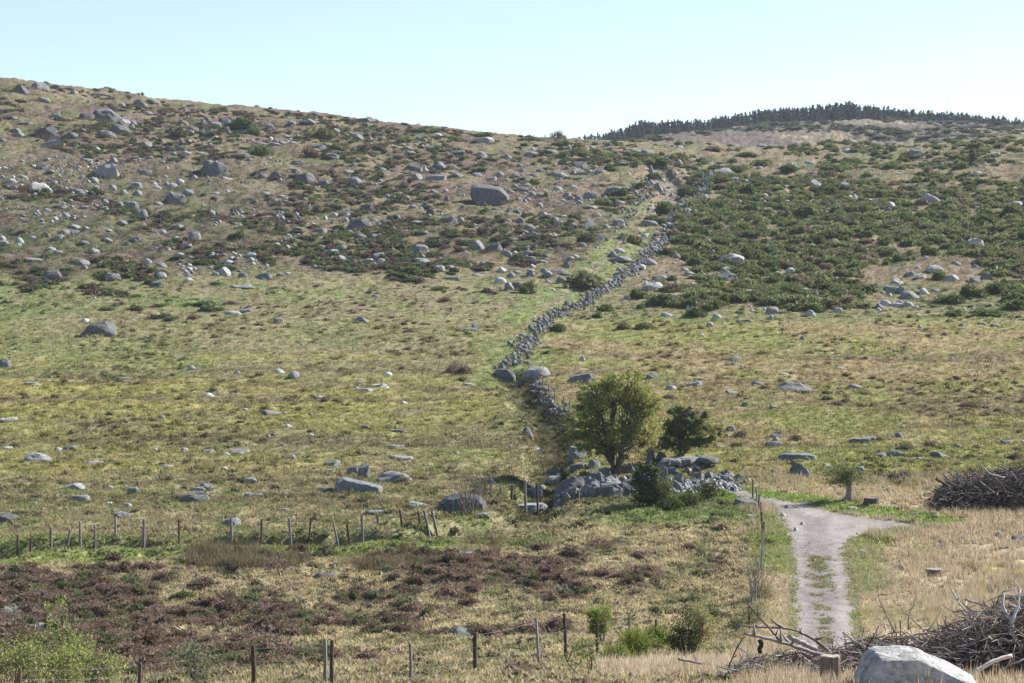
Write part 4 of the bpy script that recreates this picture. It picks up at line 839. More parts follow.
for q in bush_items:
    D = D_of(q['c'], q['r']); w = q['w'] / F * D * 1.1; yc = D + w * 0.3; xc = (q['c'] - 512) / F * yc; zg = hh(xc, yc)
    H = min(max((HR - (q['r'] - q['h'])) / F * yc - zg, q['h'] / F * D * 0.8), q['h'] / F * D)
    me = random.choice({'d': B_dark, 'o': B_olive, 'b': B_brown}[q['t']])
    o = link({'d': 'broom_bush', 'o': 'scrub_bush', 'b': 'heather_bush'}[q['t']], me); o.location = (xc, yc, zg - 0.05); o.scale = (w, w * 0.8, H); o.rotation_euler[2] = random.uniform(0, 6.28)
    tag(o, q['label'], 'bush', 'low bushes dotted over the slopes and moor')

# ------------------------------------------------------------------ trees and leafy shrubs
def tree(name, base, lobes, nleaf, leaf, cols, label, cat, trunk_r=0.12, nstem=1, spread=0.2, wood=(0.16, 0.13, 0.10), nbr=60, seed=1, group=None, gap=0.25, stemcol=None, leaf_long=1.3, parts=('trunk', 'crown'), lit=None, clump=0.28):
    """lobes: (x, y, z, rx, ry, rz) ellipsoids relative to the base; leaves sit in clumps at branch ends"""
    r = np.random.default_rng(seed); root = empty(name, base); tag(root, label, cat, group)
    L = np.array(lobes, float); vol = (L[:, 3] * L[:, 4] * L[:, 5]) ** (2 / 3.); p = vol / vol.sum()
    k = r.choice(len(L), nbr, p=p); d = r.normal(0, 1, (nbr, 3)); d /= np.linalg.norm(d, axis=1)[:, None]; rad = r.uniform(0.25, 1, nbr) ** 0.5 * r.uniform(0.8, 1.12, nbr)
    Ct = L[k, :3] + d * rad[:, None] * L[k, 3:]
    Ct[:, 2] = np.maximum(Ct[:, 2], 0.12)
    W = MB(); stems = []
    top = L[:, 2].max()
    for s in range(nstem):
        a = 6.283 * s / nstem + r.uniform(-.4, .4); off = spread * r.uniform(0.2, 1.0) if nstem > 1 else 0
        q = L[s % len(L)]; tx, ty = q[0] * 0.7 + off * math.cos(a) * 2, q[1] * .7 + off * math.sin(a) * 2
        P = []
        for j in range(6):
            t = j / 5; P.append((off * math.cos(a) * .5 * (1 - t) + tx * t ** 1.3 + r.normal(0, .03) * t, off * math.sin(a) * .5 * (1 - t) + ty * t ** 1.3, -0.15 + t * (q[2] * 0.95 + 0.15)))
        P = np.array(P); stems.append(P); rr = trunk_r / (nstem ** 0.5)
        W.tube(P, rr * np.linspace(1.15, 0.35, 6), wood, 6)
    for c in Ct:
        best = min(stems, key=lambda P: np.abs(P[2:] - c).sum(1).min())
        cand = [j for j in range(1, 6) if best[j][2] < c[2] + 0.1] or [1]
        j = cand[-1] if r.random() < .6 else r.choice(cand); a = best[j]
        mid = (a + c) / 2 + np.array([0, 0, 0.10 * np.linalg.norm(c - a)]) + r.normal(0, .06, 3) * np.linalg.norm(c - a)
        W.tube([a, (a * .6 + mid * .4), mid, c], np.array([0.4, 0.3, 0.2, 0.08]) * trunk_r / nstem ** .5 + 0.003, wood, 4)
    me = W.mesh('trunk', True); link(parts[0], me, M_wood, root)
    n = nleaf; kk = r.integers(0, nbr, n)
    sz = L[k, 3:].mean(1)[kk]
    off = r.normal(0, 1, (n, 3)); off *= (clump * sz)[:, None] * np.array([1, 1, .8])
    P = Ct[kk] + off
    P[:, 2] = np.maximum(P[:, 2], 0.03)
    u = r.normal(0, 1, (n, 3)); u /= np.linalg.norm(u, axis=1)[:, None]; v = np.cross(u, r.normal(0, 1, (n, 3))); v /= np.linalg.norm(v, axis=1)[:, None]
    s = leaf * r.uniform(0.6, 1.4, (n, 1))
    V = np.stack([P - u * s * leaf_long * .5, P + v * s * .45, P + u * s * leaf_long * .5, P - v * s * .45], 1).reshape(-1, 3)
    Q = np.arange(4 * n).reshape(-1, 4)
    cc = np.array(cols); wch = r.dirichlet(np.ones(len(cc)) * 0.7, nbr)[kk]; cl_ = wch @ cc
    if lit is not None:   # sunlit yellow painted into the leaf colour toward the right flank
        t = sstep(lit[0], lit[1], P[:, 0] / L[:, 3].max() + 0.25 * P[:, 2] / top + r.normal(0, .18, n)); cl_ = mixc(cl_, np.array(lit[2]), t * .8)
    cl_ = cl_ * r.uniform(.75, 1.25, (n, 1))
    me = npmesh('crown', V, Q, np.repeat(cl_, 4, 0)); link(parts[1], me, M_leaf, root)
    return root
def SC(L, a, b): return [(q[0] * a, q[1] * a, q[2] * b, q[3] * a, q[4] * a, q[5] * b) for q in L]
def at(c, r, D=None):
    x, y = xy(c, r, D); return (x, y, hh(x, y))
# main tree, behind the ruined wall. 1 px = D/F m
b = at(615, 474); s = b[1] / F
tree('broadleaf_tree', b, SC([(-.2 * 1, 0, 3.6, 2.1, 1.9, 2.1), (-1.9, 0.2, 2.8, 1.15, 1.2, 1.4), (1.7, -.2, 2.9, 1.3, 1.3, 1.5), (0.3, 0, 5.0, 1.4, 1.3, 1.0), (-1.3, 0, 4.3, 1.1, 1.2, 1.0), (1.3, .1, 4.3, 1.15, 1.2, 1.0), (0, 0, 2.2, 1.5, 1.4, .9), (-1.9, .1, 1.9, .8, .9, .8), (1.5, 0, 1.9, .8, .9, .7), (-.6, -.4, 1.5, .9, .8, .5)], 1.12, 1.15),
     17500, 0.115, [(0.14, 0.18, 0.05), (0.21, 0.245, 0.07), (0.28, 0.29, 0.085)], 'round-crowned green tree with right side tinted as sunlit behind the ruined stone wall', 'tree', trunk_r=0.30, nstem=6, spread=0.5, wood=(.09, .075, .06), nbr=260, seed=3, lit=(0.3, 1.5, (0.32, 0.31, 0.09)), clump=0.115)
b = at(681, 463)
tree('juniper_tree', b, SC([(-.35, 0, 1.3, .85, .8, 1.1), (.25, 0, 2.0, .9, .8, .8), (-.25, 0, 2.7, .55, .5, .75), (.1, 0, 3.3, .28, .3, .55), (1.1, .1, 2.2, .85, .6, .42), (1.6, 0, 1.8, .65, .5, .34), (1.2, 0, 1.4, .5, .4, .3), (.5, 0, 2.9, .4, .4, .4), (.9, 0, 2.8, .55, .5, .28), (.9, 0, 1.1, .7, .6, .35)], 1.35, 1.14),
     17000, 0.085, [(0.07, 0.10, 0.033), (0.12, 0.15, 0.05)], 'dark ragged evergreen tree fanning to the right, beside the round-crowned tree', 'tree', trunk_r=0.2, nstem=3, spread=.2, nbr=120, seed=5, lit=(0.7, 2.1, (0.25, 0.24, 0.08)), clump=0.16)
b = at(650, 510)
tree('evergreen_shrub', b, [(-.15, 0, .9, 1.05, .9, .8), (.5, 0, 1.0, .7, .7, .8), (-.2, 0, 1.7, .8, .7, .7), (.25, 0, 2.3, .4, .4, .4), (-.35, 0, 2.25, .3, .3, .4)],
     12000, 0.075, [(0.05, 0.075, 0.028), (0.085, 0.11, 0.04), (0.04, 0.06, 0.022)], 'dark conical evergreen shrub in front of the tumbled wall', 'shrub', trunk_r=.1, nstem=3, nbr=110, seed=6, clump=.2, lit=(0.3, 1.3, (0.15, 0.18, 0.05)))
for c, r, w, h, lab, cols in ((690, 507, 22, 14, 'bright green low bush right of the conical shrub', [(0.10, 0.14, 0.03), (0.06, 0.09, 0.025)]), (671, 511, 20, 10, 'green bush hugging the foot of the conical shrub', [(0.09, 0.13, 0.03), (0.05, .08, .02)]), (708, 503, 20, 18, 'dark rounded bush at the path end of the tumbled wall', [(0.05, 0.06, 0.022), (0.08, 0.08, 0.03)])):
    b = at(c, r); s = b[1] / F
    tree('low_shrub', b, [(0, 0, h * s * .45, w * s * .6, w * s * .5, h * s * .5)], 1800, 0.07, cols, lab, 'shrub', trunk_r=.05, nstem=3, nbr=36, seed=int(c), clump=.3)
# stump with sprouting crown
b = at(849, 503); r0 = empty('sprouting_stump', b); tag(r0, 'grey upright tree stump sprouting thin green shoots beside the gravel track', 'tree stump')
W = MB(); hgt = 1.25
P = [(0, 0, -.1), (0, 0, .15), (.02, 0, .5), (.03, 0, .9), (0, 0, hgt)]; W.tube(P, [.40, .24, .18, .17, .20], (.25, .21, .18), 9)
W.tube([(.05, 0, .9), (-.12, 0, 1.3), (-.15, 0, 1.5)], [.1, .09, .05], (.25, .21, .18), 6); W.tube([(-.2, -.1, -.1), (-.35, -.1, .0), (-.6, -.1, -.12)], [.14, .12, .05], (.25, .21, .18), 6)
link('trunk', W.mesh('stump'), M_wood, r0)
rr = np.random.default_rng(2); W = MB(); Lf = []
for k in range(60):
    a = rr.uniform(0, 6.28); d = rr.uniform(.2, 1.25); e = np.array([d * math.cos(a) * 1.25 - .3, d * math.sin(a) * .8, hgt + rr.uniform(-.45, 1.35) * (1.1 - d * .35)]); s0 = np.array([rr.normal(0, .08), rr.normal(0, .08), 1.0 + rr.uniform(0, .25)])
    mid = (s0 + e) / 2 + np.array([0, 0, .15]); W.tube([s0, mid, e], [.014, .01, .004], (.2, .17, .12), 3)
    for _ in range(42): t = rr.uniform(.35, 1.05); q = s0 * (1 - t) + e * t; Lf.append(q + rr.normal(0, .12, 3))
link('shoots', W.mesh('shoots'), M_wood, r0)
Lf = np.array(Lf); n = len(Lf); u = rr.normal(0, 1, (n, 3)); u /= np.linalg.norm(u, axis=1)[:, None]; v = np.cross(u, rr.normal(0, 1, (n, 3))); s = .07 * rr.uniform(.6, 1.3, (n, 1))
V = np.stack([Lf - u * s * .6, Lf + v * s * .4, Lf + u * s * .6, Lf - v * s * .4], 1).reshape(-1, 3)
link('foliage', npmesh('foliage', V, np.arange(4 * n).reshape(-1, 4), np.repeat(mixc((.07, .095, .035), (.17, .19, .06), rr.uniform(0, 1, n)), 4, 0)), M_leaf, r0)
# foreground leafy shrubs
YG = [(0.26, 0.31, 0.08), (0.15, 0.19, 0.06), (0.34, 0.37, 0.11), (0.11, 0.12, 0.06)]
for c, D, lob, n, lab, sd in ((12, 46, [(0, 0, .72, .7, .6, .42), (.3, 0, .5, .7, .6, .4)], 1700, 'pale green leafy sapling at the bottom left corner', 11),
                              (54, 47, [(0, 0, .9, .5, .45, .55), (.05, 0, 1.75, .22, .2, .38), (.3, 0, .6, .5, .5, .4)], 2300, 'yellow-green leafy sapling, tallest of the corner thicket', 12),
                              (84, 49, [(0, 0, .75, .6, .5, .5), (.35, 0, .5, .5, .5, .35)], 1700, 'sparse yellow-green sapling on the right of the corner thicket', 13)):
    b = at(c, 0, D); tree('leafy_sapling', b, lob, n, .045, YG, lab, 'sapling', trunk_r=.035, nstem=4, spread=.3, nbr=70, seed=sd, clump=.24, group='leafy saplings in the near left corner', wood=(.2, .17, .12))
b = at(690, 657); tree('leafy_shrub', b, [(0, 0, .75, .55, .5, .65), (.2, 0, 1.25, .42, .4, .35), (-.2, 0, .45, .5, .5, .4), (.5, 0, .8, .4, .4, .4)], 4600, .045, [(0.08, 0.10, 0.04), (0.15, 0.17, 0.06), (.06, .075, .03)], 'dark leafy shrub with right side painted sunlit yellow beyond the near fence end', 'shrub', trunk_r=.05, nstem=4, nbr=90, seed=21, lit=(.0, 1.1, (.32, .29, .12)), clump=.22)
BR = [(0.20, 0.26, 0.04), (0.27, 0.28, 0.07), (0.12, 0.17, 0.035)]
for c, r, w, h, lab in ((602, 650, 26, 34, 'upright yellow-green broom bush on bare stalks by the near fence'), (636, 659, 34, 30, 'bright green broom bush, fullest of the roadside broom'), (656, 655, 24, 22, 'green broom bush just left of the leafy shrub'), (618, 664, 24, 16, 'low brown and green broom bush at the near fence foot')):
    b = at(c, r); s = b[1] / F
    lob = [(0, 0, h * s * .55, w * s * .5, w * s * .45, h * s * .42)] if r != 650 else [(0, 0, h * s * .82, w * s * .5, w * s * .45, h * s * .18), (-.15, 0, h * s * .4, w * s * .35, w * s * .3, h * s * .2)]
    tree('broom_shrub', b, lob, 3200, .02, BR, lab, 'bush', trunk_r=.04, nstem=5, spread=.15, nbr=46, seed=int(c), clump=.28, group='broom bushes by the near fence', leaf_long=7)
b = at(584, 676); tree('leafy_sapling', b, [(0, 0, .7, .35, .3, .4), (-.35, 0, .45, .3, .3, .25)], 420, .05, YG, 'thin few-leaved sapling below the last near fence posts', 'sapling', trunk_r=.03, nstem=2, nbr=26, seed=33, clump=.3)
b = at(746, 632); tree('bramble_bush', b, [(0, 0, .5, .55, .5, .45), (.35, 0, .75, .35, .3, .45), (-.4, 0, .3, .4, .4, .25)], 2200, .04, [(.16, .17, .06), (.26, .24, .10), (.10, .11, .05)], 'straggly yellow-green bramble where the roadside fence ends', 'bush', trunk_r=.03, nstem=5, nbr=60, seed=35, clump=.3)
b = at(768, 600); tree('bramble_bush', b, [(0, 0, .3, .35, .4, .3), (-.2, .8, .4, .35, .5, .3)], 1300, .04, [(.18, .19, .06), (.28, .24, .12)], 'pale tangle of weeds on the verge left of the track', 'bush', trunk_r=.02, nstem=4, nbr=40, seed=36, clump=.35)
b = at(196, 690); tree('leafy_sapling', b, [(0, 0, .6, .4, .4, .4)], 700, .05, [(.2, .22, .12), (.1, .12, .06)], 'greyish thin sapling between two near fence posts', 'sapling', trunk_r=.03, nstem=3, nbr=36, seed=39, clump=.3)
# bare scrub by the outcrop
def bare(c, r, wpx, hpx, n, lab, sd, col=(.17, .145, .125)):
    b = at(c, r); s = b[1] / F; rr = np.random.default_rng(sd); W = MB(); w, h = wpx * s, hpx * s
    for k in range(n):
        x0 = rr.normal(0, w * .22); P = [np.array([x0, rr.normal(0, w * .2), -.05])]; dx, dy = rr.normal(0, .25), rr.normal(0, .25); hk = h * rr.uniform(.5, 1)
        for j in range(4): P.append(P[-1] + np.array([dx * hk / 4 + rr.normal(0, .03), dy * hk / 4 + rr.normal(0, .03), hk / 4]))
        W.tube(P, np.linspace(.022, .006, 5), np.array(col) * rr.uniform(.7, 1.35), 4)
        for _ in range(3):
            j = rr.integers(1, 5); q = P[j]; W.tube([q, q + np.array([rr.normal(0, .16), rr.normal(0, .12), rr.uniform(.1, .3)])], [.01, .004], np.array(col) * rr.uniform(.7, 1.3), 3)
    tag(link('bare_shrub', W.mesh('bare_shrub'), M_dead), lab, 'shrub', None).location = b
bare(468, 516, 26, 42, 38, 'leafless grey shrub in front of the domed outcrop', 51)
bare(480, 500, 24, 34, 30, 'leafless grey shrub between the outcrop and the pen posts', 52)
bare(276, 566, 14, 12, 10, 'bleached dead twiggy stem among the rushes', 53, (.55, .5, .45))
bare(459, 372, 26, 14, 50, 'leafless brown shrub low on the open meadow left of the wall', 54, (.2, .14, .11))
bare(757, 600, 14, 60, 16, 'tall dry stems along the roadside fence', 55, (.22, .18, .13))
b = at(972, 168); tree('juniper_bush', b, [(0, 0, 1.4, .9, .8, 1.4), (0, 0, 2.6, .5, .5, .7)], 1200, .16, [(.05, .06, .025), (.09, .09, .04)], 'small upright juniper standing above the broom near the right skyline', 'bush', trunk_r=.1, nstem=1, nbr=40, seed=61)
b = at(556, 141); 
# skyline shrub
tree('hawthorn_bush', at(556, 143), [(0, 0, 1.6, 1.3, 1, 1.2)], 900, .16, [(.12, .09, .07), (.08, .07, .05)], 'small bare-looking shrub standing on the skyline left of the conifers', 'bush', trunk_r=.1, nstem=2, nbr=40, seed=62)

# ------------------------------------------------------------------ conifers on the far ridge
def conifer_mesh(seed):
    r = np.random.default_rng(seed); W = MB(); W.tube([(0, 0, -.5), (0, 0, 6), (0, 0, 11.6)], [.22, .14, .03], (.09, .07, .055), 6)
    V, T, cc, n = [], [], [], 0
    lean = r.normal(0, .15, 2)
    for k in range(420):
        t = r.uniform(0.08, 1) ** 0.8; z = t * 12; rad = (1 - t) ** 0.6 * 3.2 * r.uniform(.35, 1.2) * (.7 + .5 * math.sin(3 * z + seed)) + .2; a = r.uniform(0, 6.28)
        c0 = np.array([lean[0] * t, lean[1] * t, z]); tip = c0 + np.array([rad * math.cos(a), rad * math.sin(a), -rad * .15 + r.uniform(-.1, .25)])
        w = .28 + .12 * rad; sd = np.array([-math.sin(a), math.cos(a), r.uniform(-.4, .4)]) * w; mid = c0 * .45 + tip * .55
        V += [c0, mid + sd + (0, 0, -.15), tip, mid - sd + (0, 0, -.15)]; T += [(n, n + 1, n + 2), (n, n + 2, n + 3)]; n += 4
        q = r.uniform(.7, 1.3); cc += [np.array([.045, .07, .06]) * q] * 4
    W.add(np.array(V), np.array(T), np.array(cc)); return W.mesh('conifer')
CON = [conifer_mesh(700 + i) for i in range(7)]
for m in CON: m.materials.append(M_leaf)
TT_c = [575, 590, 610, 625, 640, 660, 700, 740, 752, 765, 778, 800, 850, 880, 920, 960, 1000, 1012, 1018, 1024, 1060, 1150]
TT_r = [136.5, 133.5, 130, 126, 120, 120, 118, 112.5, 111, 107, 107.5, 106, 101, 105, 109, 112, 116, 118, 116, 117, 117, 117]
cnt = 0; back = []
for i in range(620):
    c = 574 + (1150 - 574) * (i + random.random()) / 620 if i >= 0 else 0
    D = random.uniform(925, 1100); x, y = xy(c, D=D); z = hh(x, y)
    topr = np.interp(c, TT_c, TT_r) + random.choice([0, 1.5, 2.5, 3, 3.5, 4.5, 6]) * (1 + (D < 980)) * .8
    if topr > 139 and c < 600: continue
    H = (HR - topr) / F * D - z
    H = max(H, 5.5) if 930 < c < 1010 else H
    if H < 3: continue
    H = min(H, 17); s = H / 12
    if cnt < 300 and i % 2 == 0:
        o = link('conifer_tree', CON[cnt % 7]); o.location = (x, y, z); o.scale = (s * random.uniform(.9, 1.5),) * 2 + (s,); o.rotation_euler[2] = random.uniform(0, 6.28)
        tag(o, 'dark conifer in the forest band along the far right skyline', 'tree', 'conifers of the forest on the far ridge'); cnt += 1
    else: back.append((x, y, z, s))
CN = [mesh_np(m) for m in CON]
Vs, Ts, Cs, n0 = [], [], [], 0
for k, (x, y, z, s) in enumerate(back):
    V, T = CN[k % 7]; w = s * random.uniform(.9, 1.4); Vs.append(V * np.array([w, w, s]) + np.array([x, y, z])); Ts.append(T + n0); n0 += len(V); Cs.append(np.ones((len(V), 3)) * np.array([.046, .07, .06]) * random.uniform(.8, 1.2))
tag(link('forest_mass', npmesh('forest_mass', np.vstack(Vs), np.vstack(Ts), np.vstack(Cs)), M_leaf), kind='stuff')

# ------------------------------------------------------------------ stone walls
def stone_list_wall(name, items, label, cat, tint=(.17, .17, .168), maxp=100):
    """items: (x,y,z,w,d,h,rz,tilt,k) sorted; first maxp become parts, the rest one part"""
    b = items[0][:3]; root = empty(name, b); tag(root, label, cat)
    items = sorted(items, key=lambda q: -(q[3] * q[5]) / q[1] ** 2); Vs, Ts, Cs, n0 = [], [], [], 0
    for i, (x, y, z, w, d, h, rz, tl, k) in enumerate(items):
        if i < maxp:
            me = random.choice(WP); o = link('stone', me, None, root)
            o.location = (x - b[0], y - b[1], z - b[2]); o.scale = (w, d, h); o.rotation_euler = (random.uniform(-.2, .2), tl, rz)
        else:
            V, T = random.choice(STN); cs, sn = math.cos(rz), math.sin(rz); X = V[:, 0] * w; Y = V[:, 1] * d
            Vs.append(np.stack([X * cs - Y * sn + x - b[0], X * sn + Y * cs + y - b[1], V[:, 2] * h + z - b[2]], -1)); Ts.append(T + n0); n0 += len(V); Cs.append(np.ones((len(V), 3)) * np.array(tint) * random.uniform(.7, 1.25))
    if Vs:
        o = link('small_stone_fill', npmesh('fill', np.vstack(Vs), np.vstack(Ts), np.vstack(Cs), True), M_stone, root); o['kind'] = 'stuff'
    return root
WP = []
for i in range(7):
    for t in 'dmm' if i % 2 else 'dm':
        m = rock_mesh('bpbdsbp'[i], 1500 + i, 2); m.materials.append(M_rock[t]); WP.append(m)
def wall_along(P, h, step, wob=.35, gapf=None):
    P = poly(P); items = []
    for (ax, ay), (bx, by) in zip(P[:-1], P[1:]):
        L = math.hypot(bx - ax, by - ay); n = max(1, int(L / step))
        for i in range(n):
            t = (i + random.random()) / n; x = ax + (bx - ax) * t; y = ay + (by - ay) * t
            lay = h * (0.6 + 0.8 * float(vnoise(x * .15, y * .15, 8)))
            if vnoise(x * .35, y * .35, 18) < .22: continue
            z = 0
            while z < lay:
                w = random.uniform(.22, .62) * (1.8 if random.random() < .08 else 1); hs = random.uniform(.16, .36); o1, o2 = random.gauss(0, wob), random.gauss(0, wob)
                items.append((x + o1, y + o2, hh(x + o1, y + o2) + z * .85, w, w * .8, hs, random.uniform(0, 3.14), random.uniform(-.25, .25), 0)); z += hs * .85
    return items
random.seed(11)
stone_list_wall('dry_stone_wall', wall_along([(503, 369), (516, 364), (524, 354), (531, 341), (540, 331), (547, 322), (558, 315), (572, 309), (588, 301), (598, 293), (608, 288), (620, 277), (632, 270), (645, 261), (653, 251), (660, 243), (665, 234)], .36, .33, .5), 'long tumbledown dry stone wall climbing from the meadow beside the grassy track', 'stone wall')
stone_list_wall('dry_stone_wall', wall_along([(668, 232), (680, 222), (688, 212), (692, 203), (700, 192), (706, 182), (708, 172)], .5, .4, .8), 'broken grey wall line rising beside the sunken track through the broom', 'stone wall')
stone_list_wall('stone_bank', wall_along([(612, 232), (628, 218), (640, 206), (650, 194), (655, 180)], .6, 1.1, 1.4), 'loose line of stones edging the left side of the sunken track', 'stone wall')
stone_list_wall('fallen_wall', wall_along([(524, 372), (536, 383), (546, 396), (556, 408), (566, 416)], .35, .7, .3), 'low collapsed run of wall stones below the wall bend, beside the fence stakes', 'stone wall')
# ruined enclosure in front of the tree
items = []
R_ = random.Random(4)
def px_stone(c, r, w, h, dd=0, z0=0):
    x, y = xy(c, r); y += dd; s = y / F; items.append((x, y, hh(x, y) + z0, w * s, w * s * .8, h * s, R_.uniform(-.3, .3), R_.uniform(-.15, .15), 0))
for cx, b_, w, h, z in ((475, 490, 70, 60, 0), (610, 480, 90, 34, .25), (640, 505, 80, 44, .1), (560, 500, 60, 50, 0), (660, 570, 95, 80, 0), (670, 540, 60, 50, .2), (610, 545, 80, 60, 0), (720, 540, 60, 40, 0), (700, 505, 50, 36, .2), (750, 520, 64, 40, 0), (790, 515, 60, 34, .1), (820, 520, 50, 30, 0), (850, 515, 66, 34, 0), (865, 532, 86, 36, 0), (910, 526, 60, 34, 0), (935, 534, 40, 28, 0), (690, 560, 50, 36, 0), (740, 500, 50, 26, .25), (690, 480, 60, 26, .35), (520, 560, 70, 60, 0), (470, 560, 70, 64, 0), (545, 520, 70, 60, .3), (590, 520, 70, 54, .3)):
    px_stone(512 + cx / 4 + R_.uniform(-2, 2), 350 + b_ / 4, w / 4 * .78, h / 4 * 0.78, 0, z * .75); px_stone(512 + cx / 4 + R_.uniform(-9, 9), 350 + b_ / 4 + R_.uniform(-2, 2), w / 4 * .5, h / 4 * .5, 0, z * .5)
for cx, b_, w, h in ((730, 478, 150, 26), (790, 484, 110, 24), (655, 482, 130, 26), (780, 468, 100, 18)):
    px_stone(512 + cx / 4, 350 + b_ / 4, w / 4, h / 4 * .8, .6, .35)
for k in range(480):
    t = R_.random(); c = 622 + 120 * t; r = 477 + R_.uniform(0, 13) + 3 * math.sin(t * 3) ; w = R_.uniform(2.2, 6.5); px_stone(c, min(r + (1 - t) * 6, 494 + 8 * (1 - t)), w, w * R_.uniform(.5, .8), 0, R_.uniform(0, .35) * (1 - t))
stone_list_wall('ruined_stone_enclosure', items, 'heap of tumbled pale wall stones and flat capping slabs beneath the trees', 'stone wall', (.34, .335, .33))
items = []
for k in range(70): c = R_.uniform(556, 624); w = R_.uniform(8, 18); px_stone(c, R_.uniform(486, 499) , w, w * R_.uniform(.5, .9), 0, R_.uniform(0, .2))
stone_list_wall('ruined_stone_wall', items, 'shaded dark boulder wall left of the conical shrub, under the round-crowned tree', 'stone wall', (.25, .245, .23))
# two pointed standing slabs with stakes behind the heap
for c, r, w, h, sh, lab, t in ((651, 463, 11, 16, 'p', 'slender pointed grey slab standing between the two trees', 'm'), (662, 463, 15, 12, 'p', 'dark slab leaning beside the pointed slab under the evergreen', 'd')):
    b = at(c, r); s = b[1] / F; o = link('standing_stone', rock_mesh(sh, int(c), 3), M_rock[t]); o.location = b; o.scale = (w * s, w * s * .5, h * s); tag(o, lab, 'standing stone')

# ------------------------------------------------------------------ fences
GREYW = (.22, .20, .18); BROWNW = (.11, .08, .06); DARKW = (.08, .065, .055)
def fence(name, posts, label, wires=3, rad=.05, cols=(GREYW,), cat='fence', fine=.005):
    """posts: (c, top row, base row, lean px [, D]) -> fence > post..., wire..."""
    root = None; tops = []
    for i, p in enumerate(posts):
        c, rt, rb, ln = p[:4]; x, y = xy(c, rb) if len(p) < 5 else xy(c, D=p[4]); z = hh(x, y); H = max((HR - rt) / F * y - z, .35)
        if root is None: root = empty(name, (x, y, z)); tag(root, label, cat); o0 = np.array([x, y, z])
        W = MB(); b = np.array([x, y, z]) - o0; lx = ln / F * y; col = np.array(random.choice(cols)) * random.uniform(.8, 1.2); rr = rad * random.uniform(.8, 1.2)
        tp = b + np.array([lx, random.gauss(0, .03), H])
        W.tube([b - (0, 0, .25), b * .5 + tp * .5 + np.array([random.gauss(0, .012), 0, 0]), tp - (0, 0, .03), tp], [rr * 1.1, rr, rr * .95, rr * .7], col, 7)
        link('post', W.mesh('post'), M_wood, root); tops.append((b, tp))
    for k in range(wires):
        f = .92 - k * .28; W = MB()
        for (b0, t0), (b1, t1) in zip(tops[:-1], tops[1:]):
            A = b0 * (1 - f) + t0 * f; B = b1 * (1 - f) + t1 * f
            if np.linalg.norm(A - B) > 14: continue
            W.tube([A, (A + B) / 2 - (0, 0, .04), B], fine, (.20, .19, .18), 3)
        if W.V: link('wire', W.mesh('wire'), M_dead, root)
    return root
fence('wooden_fence', [(-26, 534, 559, 0), (-6, 535, 557, 1), (17, 535, 555, 1), (31, 538, 554, 0), (51, 527, 553, 0), (67, 529, 546, 3), (80, 521, 546, 0), (95, 525, 547, 0), (115.5, 517, 541, 0), (144, 519, 542, 0), (179, 519, 541, 0), (232, 517, 541, -1), (261.5, 519, 541, 0), (293, 518, 543, -4), (309, 518, 541, 2), (341, 520, 541, -8), (353, 524, 541, -6), (363, 515, 541, -1), (378, 514, 536, -1), (403, 510, 534, -3), (421, 511, 531, -3)],
      'long low fence of short weathered posts along the peat ditch, lower left', wires=2, rad=.065, cols=(GREYW, GREYW, BROWNW), fine=.005)
fence('fence_stakes', [(430, 510, 532, -6), (441, 511, 531, -9)], 'two pale stakes leaning left at the end of the ditch fence', wires=1, rad=.07)
fence('pen_fence', [(485, 478, 497, 0), (491, 477, 497, 0), (501, 487, 497, 0), (512, 485, 499, 0), (526, 480, 501, -1), (538, 484, 502, -1)], 'small pen of grey posts and one thin rail around the flat slab', wires=1, rad=.07, cols=(GREYW, DARKW), fine=.02)
fence('wire_fence', [(579, 490, 506, 0), (620, 487, 508, 0), (710, 488, 504, 0)], 'three spaced thin posts in front of the ruined enclosure', wires=1, rad=.05, cols=(GREYW, DARKW))
fence('roadside_fence', [(753, 480, 498, 0), (757, 487, 504, -1), (759, 494, 512, 0), (761, 502, 522, 0), (763, 512, 536, -1), (764, 522, 546, 0), (763, 530, 556, -1), (761, 548, 572, 1), (758, 562, 585, 0), (755, 578, 602, 1), (752, 592, 618, -1), (749, 604, 632, 0)], 'row of close-set grey posts running along the left side of the gravel track', wires=3, rad=.05, cols=(GREYW, BROWNW))
fence('near_fence', [(20, 668, 716, 0, 44), (140, 663, 706, 0, 46), (254, 645, 692, -1), (325, 638, 690, 0), (333, 640, 691, -1), (410, 643, 688, 0), (475, 632, 676, 0), (540, 618, 667, -4), (566, 613, 660, -2), (597, 622, 656, 0), (629, 614, 650, 0), (656, 619, 655, 0)], 'nearest post and wire fence crossing the bottom of the view', wires=3, rad=.045, cols=(BROWNW, GREYW, DARKW), fine=.0028)
fence('wall_fence', [(548, 320, 333, 0), (551, 310, 325, 0), (556, 307, 320, 1), (561, 312, 318, 0), (566, 302, 315, 1), (577, 300, 311, 2), (591, 295, 309, 0), (593, 296, 309, 1)], 'thin stakes standing along the stone wall above its bend', wires=0, rad=.06)
fence('wall_fence', [(543, 378, 390, 0), (549, 384, 396, 0), (555, 388, 404, 0), (563, 395, 410, 1), (570, 400, 413, 0), (585, 405, 418, 0), (592, 407, 420, 0)], 'thin stakes descending from the wall bend toward the round-crowned tree', wires=1, rad=.06)
fence('gate_posts', [(652, 438, 452, 0), (659, 441, 452, 0)], 'two thin stakes behind the pointed slab', wires=0, rad=.05, cols=(DARKW,))
fence('track_stakes', [(686.5, 199, 212, 0), (703, 172, 182, 0)], 'two pale stakes beside the sunken track on the upper slope', wires=0, rad=.12)
fence('skyline_stakes', [(534, 134, 139, 0), (545, 134, 140, 0), (566, 136, 141, 0)], 'tiny stakes standing on the skyline left of the conifers', wires=0, rad=.1)

